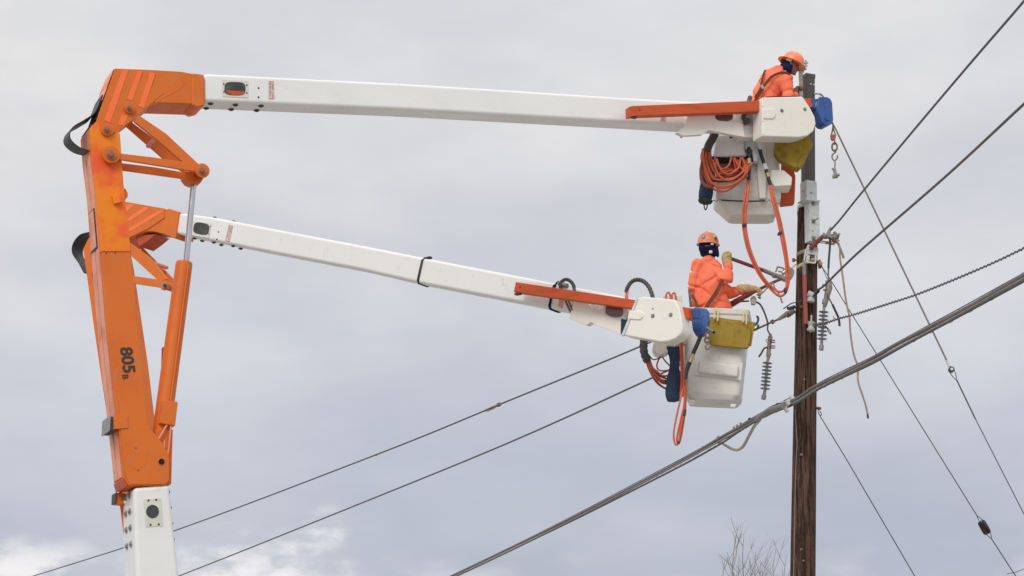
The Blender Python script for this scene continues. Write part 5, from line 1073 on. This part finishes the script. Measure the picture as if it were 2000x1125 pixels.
def jackA(g_):
    d = cap(g_, pv(1528, 140, Y1), pv(1514, 162, Y1), .085, .175)
    d = smin(d, cap(g_, pv(1512, 162, Y1), pv(1495, 205, Y1), .185, .165), .06)
    d = smin(d, cap(g_, pv(1495, 205, Y1), pv(1484, 245, Y1), .168, .17), .05)
    d = smin(d, cap(g_, shR, pv(1515, 160, Y1 - .08), .092, .12), .05); d = smin(d, cap(g_, shL, pv(1515, 158, Y1 + .08), .09, .12), .05)
    arm_ = smin(cap(g_, shR, elR, .092, .080), cap(g_, elR, pv(1553, 187, Y1 - .07), .078, .055), .02)
    d = smin(d, arm_, .022)
    d = smin(d, cap(g_, shL, elL, .088, .075), .03); d = smin(d, cap(g_, elL, pv(1557, 190, Y1 + .06), .07, .052), .02)
    hood = smin(cap(g_, pv(1519, 136, Y1 - .04), pv(1536, 146, Y1 - .07), .058, .03), cap(g_, pv(1508, 146, Y1), pv(1519, 136, Y1), .07, .062), .03); d = smin(d, hood, .015)
    d = smin(d, cap(g_, pv(1507, 150, Y1), pv(1488, 185, Y1), .11, .125), .05); d = smin(d, cap(g_, pv(1488, 185, Y1), pv(1484, 215, Y1), .11, .14), .05)
    return d + creases(g_, .020, 9, (((.8, .2, .6), 5.6), ((-.7, .2, .6), 4.6), ((.2, .1, .95), 4.0)), .25) - folds(g_, .008, 8, 17)
obj('jacket', field(jackA, pv(1450, 262, Y1) - np.array((0, .4, 0)), pv(1580, 108, Y1) + np.array((0, .4, 0)), .0082), 'jacket', pA)
def scarfA(g_):
    c = np.array(hc); rt = np.stack([hsd, hfw, hup], 1)
    d = ell(g_, c - hfw * .035 - hup * .06, (.094, .088, .088), rt); d = smin(d, cap(g_, c - hup * .09 - hfw * .02, neck + np.array((0, 0, .0)), .088, .085), .04)
    d = np.maximum(d, (g_ - (c + hfw * .035 - hup * .06)) @ nv(hfw * 1 + hup * .15)); d = np.maximum(d, (g_ - (c + hup * .03)) @ hup)
    return d + folds(g_, .008, 9, 34)
obj('neck_warmer', field(scarfA, hc - .3, hc + .25, .009), 'scarf', pA)
h_, hu, hf, hs = hat(pA, V(hc) + V(hup) * .028, hup, hfw, 'hat', True, .128)
def hatpatch(sh, c, u, f, s, m, el_, az, sx, sy, name='sticker', rnd_=False):
    dirv = (f * math.sin(az) + s * math.cos(az)) * math.cos(el_) + u * math.sin(el_); r_ = .128
    p_ = V(c) + V((f * math.sin(az) * 1.14 + s * math.cos(az)) * r_ * .93 * math.cos(el_) + u * .150 * math.sin(el_)); dirv = V(dirv).normalized(); tx = V(u).cross(dirv).normalized(); ty = dirv.cross(tx)
    mb = MB()
    if rnd_: mb.tube([p_ - dirv * .01, p_ + dirv * .012], sx, 20)
    else: mb.box(p_, tx * sx, ty * sy, dirv * .012)
    return obj(name, mb, m, sh, bevel=.002), p_, dirv
near = -1 if hs.y > 0 else 1
hatpatch(h_, V(hc) + V(hup) * .028, V(hu), V(hf), V(hs) * near, 'sticker', R(38), R(8), .030, .010)
# headband knob at the back
mb = MB(); c_ = V(hc) + V(hup) * .0 - V(hfw) * .128; mb.tube([c_ + V(hfw) * .03, c_ - V(hfw) * .02], .028, 12); obj('headband', mb, 'black', pA)
mb = MB(); c_ = V(hc) + V(hup) * .012 - V(hfw) * .05 ; mb.box(c_ - V((0, .095, 0)), V(hfw) * .035, V((0, .012, 0)), V(hup) * .022); obj('suspension_strap', mb, 'sticker', pA, bevel=.006)
def strapon(name, pxs, Y, wpx, m, parent, th=.006):
    pts = smoothpath([P(*q) if len(q) > 2 else P(q[0], q[1], Y) for q in pxs], 6); k = len(pts); vs_ = []
    for i, p in enumerate(pts):
        tv = (pts[min(i + 1, k - 1)] - pts[max(i - 1, 0)]).normalized(); view = (p - EYE).normalized(); wv = tv.cross(view).normalized() * (wpx / 160 / 2)
        nv_ = tv.cross(wv).normalized() * th; vs_ += [p - wv + nv_, p + wv + nv_, p + wv - nv_, p - wv - nv_]
    fs = [(i * 4 + j, i * 4 + (j + 1) % 4, (i + 1) * 4 + (j + 1) % 4, (i + 1) * 4 + j) for i in range(k - 1) for j in range(4)] + [(0, 1, 2, 3), (k * 4 - 1, k * 4 - 2, k * 4 - 3, k * 4 - 4)]
    return obj(name, MB().add(vs_, fs), m, parent)
sA = strapon('harness', [(1543, 146, 25.82), (1534, 142, 25.79), (1522, 143, 25.80), (1507, 150, 25.81), (1496, 163, 25.82), (1488, 174, 25.84), (1481, 186, 25.86), (1474, 198, 25.9)], None, 5.5, 'leather', pA)
strapon('harness', [(1495, 137, 25.92), (1491, 146, 25.88), (1488, 160, 25.86), (1486, 172, 25.85)], None, 4.5, 'leather', pA)
strapon('harness', [(1490, 168, 25.83), (1484, 180, 25.84), (1476, 192, 25.88)], None, 9, 'leather', pA)
mb = MB(); mb.box(P(1489, 170, 25.81), V((.018, 0, .01)), V((0, .01, 0)), V((-.012, 0, .025))); obj('buckle', mb, 'steel', sA, bevel=.004)
mb = MB(); c_ = P(1486, 157.5, 25.86); mb.tube([c_ + V((math.cos(t) * .016, -.01 * math.cos(t), math.sin(t) * .03)) for t in [i * math.pi / 8 for i in range(17)]], .004, 5, False); obj('jacket_emblem', mb, 'blackprint', pA)
def gloveA(g_): return handfield(g_, wrR, nv((.35, .35, .85)), nv((.8, .3, -.1)), nv((.1, -.9, .3)), .0155)
obj('glove', field(gloveA, wrR - .12, wrR + np.array((.16, .16, .2)), .007), 'glove_dark', pA)
def gloveA2(g_): return handfield(g_, wrL, nv((.1, -.1, 1)), nv((.7, -.6, 0)), nv((.5, .8, 0)), .0155)
obj('glove', field(gloveA2, wrL - .13, wrL + .19, .007), 'glove_dark', pA)

# ---- lower worker, seen from behind
Y2 = 26.0
pB = thing('person', 'worker seen from behind in the lower bucket, tan gloves holding two red sticks', 'person', P(1400, 770, 26.0))
hc2 = pv(1383, 479, Y2); hup2 = nv((.02, -.06, 1)); hfw2 = nv((.55, .83, 0)); hfw2 = nv(hfw2 - hup2 * hfw2.dot(hup2)); hsd2 = np.cross(hfw2, hup2)
nk2, ch2, wa2, hp2 = pv(1386, 503, Y2), pv(1384, 530, Y2), pv(1390, 580, Y2), pv(1396, 640, Y2)
sl2, sr2 = pv(1362, 518, Y2 + .0), pv(1399, 522, Y2 - .04)
er2, wr2 = pv(1420, 545, Y2 - .14), pv(1420, 509, Y2 - .10)
el2_, wl2 = pv(1426, 572, Y2 + .10), pv(1462, 567, Y2 + .02)
sh2 = pv(1402, 545, Y2 + .12)
def bodyB(g_):
    d = headfield(g_, hc2, hup2, hfw2, hsd2); d = smin(d, cap(g_, hc2 - hup2 * .05 - hfw2 * .02, nk2, .05, .058), .03)
    for a_, b_, ra, rb in ((nk2, ch2, .055, .09), (ch2, wa2, .09, .09), (wa2, hp2, .09, .11), (sl2, sr2, .05, .05), (sr2, er2, .05, .04), (er2, wr2, .04, .028), (sh2, el2_, .05, .04), (el2_, wl2, .04, .028)):
        d = smin(d, cap(g_, a_, b_, ra, rb), .03)
    for s_ in (-.10, .10):
        k_ = hp2 + np.array((s_, .02, -.42)); f_ = hp2 + np.array((s_ - .02, .0, -.80))
        d = smin(d, cap(g_, hp2 + np.array((s_, 0, 0)), k_, .08, .055), .03); d = smin(d, cap(g_, k_, f_, .055, .04), .03); d = smin(d, cap(g_, f_, f_ + np.array((.04, .13, 0)), .045, .04), .02)
    return d
obj('body', field(bodyB, pv(1345, 775, Y2) - np.array((0, .35, .1)), pv(1480, 450, Y2) + np.array((0, .4, .05)), .012), 'skin', pB)
def jackB(g_):
    z_ = g_[..., 2]; a_, b_ = pv(1384, 506, Y2), pv(1387, 650, Y2); t_ = np.clip((a_[2] - z_) / (a_[2] - b_[2]), 0, 1)
    wv = np.interp(t_, (0, .1, .25, .6, 1), (.10, .185, .215, .235, .25)); dv = np.interp(t_, (0, .1, .3, 1), (.085, .125, .155, .175))
    cx = np.interp(t_, (0, .2, .6, 1), (a_[0], a_[0] - .03, a_[0] - .005, b_[0] + .02))
    d = ((np.abs((g_[..., 0] - cx) / wv) ** 2.6 + np.abs((g_[..., 1] - Y2) / dv) ** 2.6) ** (1 / 2.6) - 1) * .13
    d = np.maximum(d, z_ - a_[2] + .02 + .35 * np.maximum(0, np.abs(g_[..., 0] - cx) - .08)); d = np.maximum(d, b_[2] - z_)
    d = smin(d, cap(g_, pv(1400, 590, Y2 + .05), pv(1422, 624, Y2 + .05), .13, .15), .04)
    hood = smin(cap(g_, pv(1362, 518, Y2 - .07), pv(1355, 536, Y2 - .10), .078, .055), cap(g_, pv(1364, 515, Y2 - .07), pv(1384, 508, Y2 - .07), .065, .055), .05)
    hood = smin(hood, cap(g_, pv(1355, 536, Y2 - .10), pv(1352, 560, Y2 - .09), .055, .06), .05); d = smin(d, hood, .022)
    d = smin(d, cap(g_, pv(1384, 506, Y2), pv(1386, 512, Y2), .075, .09), .02)
    ar = smin(cap(g_, pv(1394, 524, Y2 - .05), pv(1416, 546, Y2 - .14), .100, .084), cap(g_, pv(1420, 545, Y2 - .14), pv(1421.5, 517, Y2 - .11), .080, .064), .012); d = smin(d, ar, .012)
    d = smin(d, cap(g_, pv(1398, 552, Y2 + .10), el2_, .095, .075), .04); d = smin(d, cap(g_, el2_, pv(1447, 568, Y2 + .05), .074, .062), .02)
    return d + creases(g_, .020, 4, (((.45, .2, .9), 5.2), ((-.65, .2, .75), 4.2), ((.9, .1, .35), 3.4)), .25) - folds(g_, .008, 3, 17)
obj('jacket', field(jackB, pv(1325, 655, Y2) - np.array((0, .42, 0)), pv(1470, 488, Y2) + np.array((0, .42, 0)), .0082), 'jacket', pB)
def scarfB(g_):
    c = np.array(hc2); rt = np.stack([hsd2, hfw2, hup2], 1)
    d = ell(g_, c - hfw2 * .015 - hup2 * .03, (.108, .115, .125), rt); d = smin(d, cap(g_, c - hup2 * .08, nk2 + np.array((0, 0, .06)), .10, .088), .03)
    d = smin(d, cap(g_, pv(1396, 485, Y2 - .04), pv(1402, 500, Y2 - .03), .045, .018), .02)
    d = np.maximum(d, (g_ - (c + hfw2 * .06)) @ hfw2); d = np.maximum(d, (g_ - (c + hup2 * .02)) @ hup2)
    return d + folds(g_, .010, 21, 30)
obj('neck_warmer', field(scarfB, hc2 - .32, hc2 + .25, .009), 'scarf', pB)
h2, hu, hf, hs = hat(pB, V(hc2) + V(hup2) * .018, hup2, hfw2, 'hat_worn', False, .134)
cH = V(hc2) + V(hup2) * .018
def hatdisc(px, py, rad, m, d=.0, name='sticker'):
    r = ray(px, py).normalized(); p_ = EYE.copy(); best = None
    # march to the ellipsoid shell
    for i in range(4000):
        q = EYE + r * (24.5 + i * .0005) if False else None
    Yq = Y2 - .16; p_ = P(px, py, Yq); n_ = (p_ - cH - V(hup2) * .03).normalized(); p_ = cH + V(hup2) * .0 + n_ * .15
    return p_, n_
for px, py, rad, m_ in ((1374.5, 462, .030, 'steel'), (1395, 461, .020, 'sticker')):
    p0 = P(px, py, Y2 - .13); loc = p0 - cH; uu = loc.dot(V(hup2)) / .150; ff = loc.dot(V(hfw2)) / .152; ss = loc.dot(V(hsd2)) / .133
    # push along the view axis onto the shell
    for it in range(200):
        k_ = uu * uu + ff * ff + ss * ss
        if abs(k_ - 1) < .01: break
        p0 = p0 + V((0, 1, 0)) * (.002 if k_ > 1 else -.002); loc = p0 - cH; uu = loc.dot(V(hup2)) / .150; ff = loc.dot(V(hfw2)) / .152; ss = loc.dot(V(hsd2)) / .133
    n_ = (V(hup2) * uu / .150 + V(hfw2) * ff / .141 + V(hsd2) * ss / .124).normalized()
    mb = MB(); mb.tube([p0 - n_ * .012, p0 + n_ * .012], rad, 24); s_o = obj('sticker', mb, m_, h2)
    if m_ == 'steel':
        mb = MB(); mb.tube([p0 - n_ * .010, p0 + n_ * .0135], rad * .72, 20); obj('sticker_centre', mb, 'polymer', s_o); mb = MB(); mb.tube([p0 - n_ * .010, p0 + n_ * .015], rad * .22, 8); obj('sticker_mark', mb, 'sticker', s_o)
mb = MB(); mb.box(P(1398.5, 466, Y2 - .115), V((.009, .006, 0)), V((0, .012, 0)), V((0, 0, .018))); obj('lamp_clip', mb, 'black', h2)
for q, sx, sz, m_ in (((1382, 481), .034, .014, 'black'), ((1388, 492), .022, .02, 'sticker'), ((1391, 477), .02, .012, 'sticker')):
    p0 = P(*q, Y2 - .134 if m_ == 'black' else Y2 - .137); mb = MB(); mb.box(p0, V((sx, 0, 0)), V((0, .012, 0)), V((0, 0, sz))); obj('headband' if m_ == 'black' else 'cloth_patch', mb, m_, pB, bevel=.01)
sB = strapon('harness', [(1411, 546, 25.80), (1405, 560, 25.78), (1396, 576, 25.775), (1386, 590, 25.77), (1376, 606, 25.77)], None, 8, 'leather', pB)
strapon('harness', [(1346, 566, 25.9), (1348, 585, 25.86), (1350, 606, 25.84)], None, 5, 'blackprint', pB)
strapon('harness', [(1352, 576, 25.82), (1359, 590, 25.80), (1365, 606, 25.79)], None, 5, 'leather', pB)
def gloveB(g_):
    d = cap(g_, pv(1420.5, 514, Y2 - .11), pv(1419, 504, Y2 - .10), .060, .060); d2 = handfield(g_, pv(1415, 506, Y2 - .10), nv((.15, -.1, 1)), nv((.95, -.1, -.3)), nv((.1, .95, .1)), .0145)
    return smin(d, d2, .02) + folds(g_, .004, 2, 40)
c_ = pv(1418, 506, Y2 - .1); obj('glove', field(gloveB, c_ - .16, c_ + .17, .007), 'glove', pB)
def gloveB2(g_):
    d = smin(cap(g_, pv(1447, 565, Y2 + .05), pv(1459, 564, Y2 + .03), .064, .055), cap(g_, pv(1459, 564, Y2 + .03), pv(1472, 565, Y2 + .02), .054, .046), .02)
    d2 = handfield(g_, pv(1470, 565, Y2 + .01), nv((.95, 0, -.15)), nv((.1, -.25, -1)), nv((-.15, 1, -.1)), .0145)
    return smin(d, d2, .02) + folds(g_, .006, 6, 40)
c_ = pv(1465, 566, Y2 + .02); obj('glove', field(gloveB2, c_ - .22, c_ + .22, .007), 'glove', pB)

# ================================================================== bare trees behind, tips only in view
def tree(seed, tops, Y, label, name='bare_tree', basepx=None):
    rnd = random.Random(seed); xs = [t_[0] for t_ in tops]; base = P(sum(xs) / len(xs), 1125, Y); base.z = 0
    T = thing(name, label, 'tree', base); ht = max(P(a_, b_, Y).z for a_, b_ in tops)
    fork = base + V((0, 0, ht * .42)); mb = MB(); mb.tube(smoothpath([base, base + V((.08, 0, ht * .2)), fork], 6), [.17, .10], 12); obj('trunk', mb, 'bark', T)
    cr = MB()
    def twig(p, d_, ln, r_, depth):
        pts = [p]; q = p
        for i in range(4): d_ = (d_ + V((rnd.uniform(-.14, .14), rnd.uniform(-.14, .14), rnd.uniform(0, .1)))).normalized(); q = q + d_ * ln / 4; pts.append(q)
        cr.tube(pts, [r_, r_ * .45], 5)
        if depth:
            for k in range(3):
                i = rnd.choice((1, 2, 3)); s_ = rnd.uniform(-1, 1); dd_ = (d_ + V((s_ * .65, rnd.uniform(-.5, .5), rnd.uniform(-.1, .2)))).normalized(); twig(pts[i], dd_, ln * rnd.uniform(.35, .6), r_ * .5, depth - 1)
    for (a_, b_) in tops:
        tip = P(a_, b_, Y + rnd.uniform(-.6, .6)); mid = fork.lerp(tip, .55) + V((rnd.uniform(-.1, .1), rnd.uniform(-.2, .2), 0)); pts = smoothpath([fork, fork.lerp(mid, .5) + V(((tip.x - fork.x) * .15, 0, 0)), mid, mid.lerp(tip, .4) + V((rnd.uniform(-.12, .12), 0, 0)), mid.lerp(tip, .75) + V((rnd.uniform(-.10, .10), 0, 0)), tip], 4)
        cr.tube(pts, [.034, .004], 6)
        for i in range(6, len(pts) - 2):
            for s_ in (-1, 1):
                if rnd.random() < .26: twig(pts[i], V((s_ * rnd.uniform(.3, .7), rnd.uniform(-.4, .4), .9)).normalized(), rnd.uniform(.4, 1.0), .008, 1)
    obj('crown', cr, 'bark', T); return T
tree(4, [(1437, 1046), (1453, 1042), (1420, 1078), (1416, 1090), (1476, 1076), (1486, 1098), (1444, 1085), (1465, 1090)], 52, 'leafless tree whose twig tips rise between the cable bundle and the pole')
tree(9, [(1516, 1069), (1504, 1100), (1536, 1083), (1527, 1105), (1490, 1112)], 56, 'smaller leafless tree showing only a few twigs just left of the pole foot')
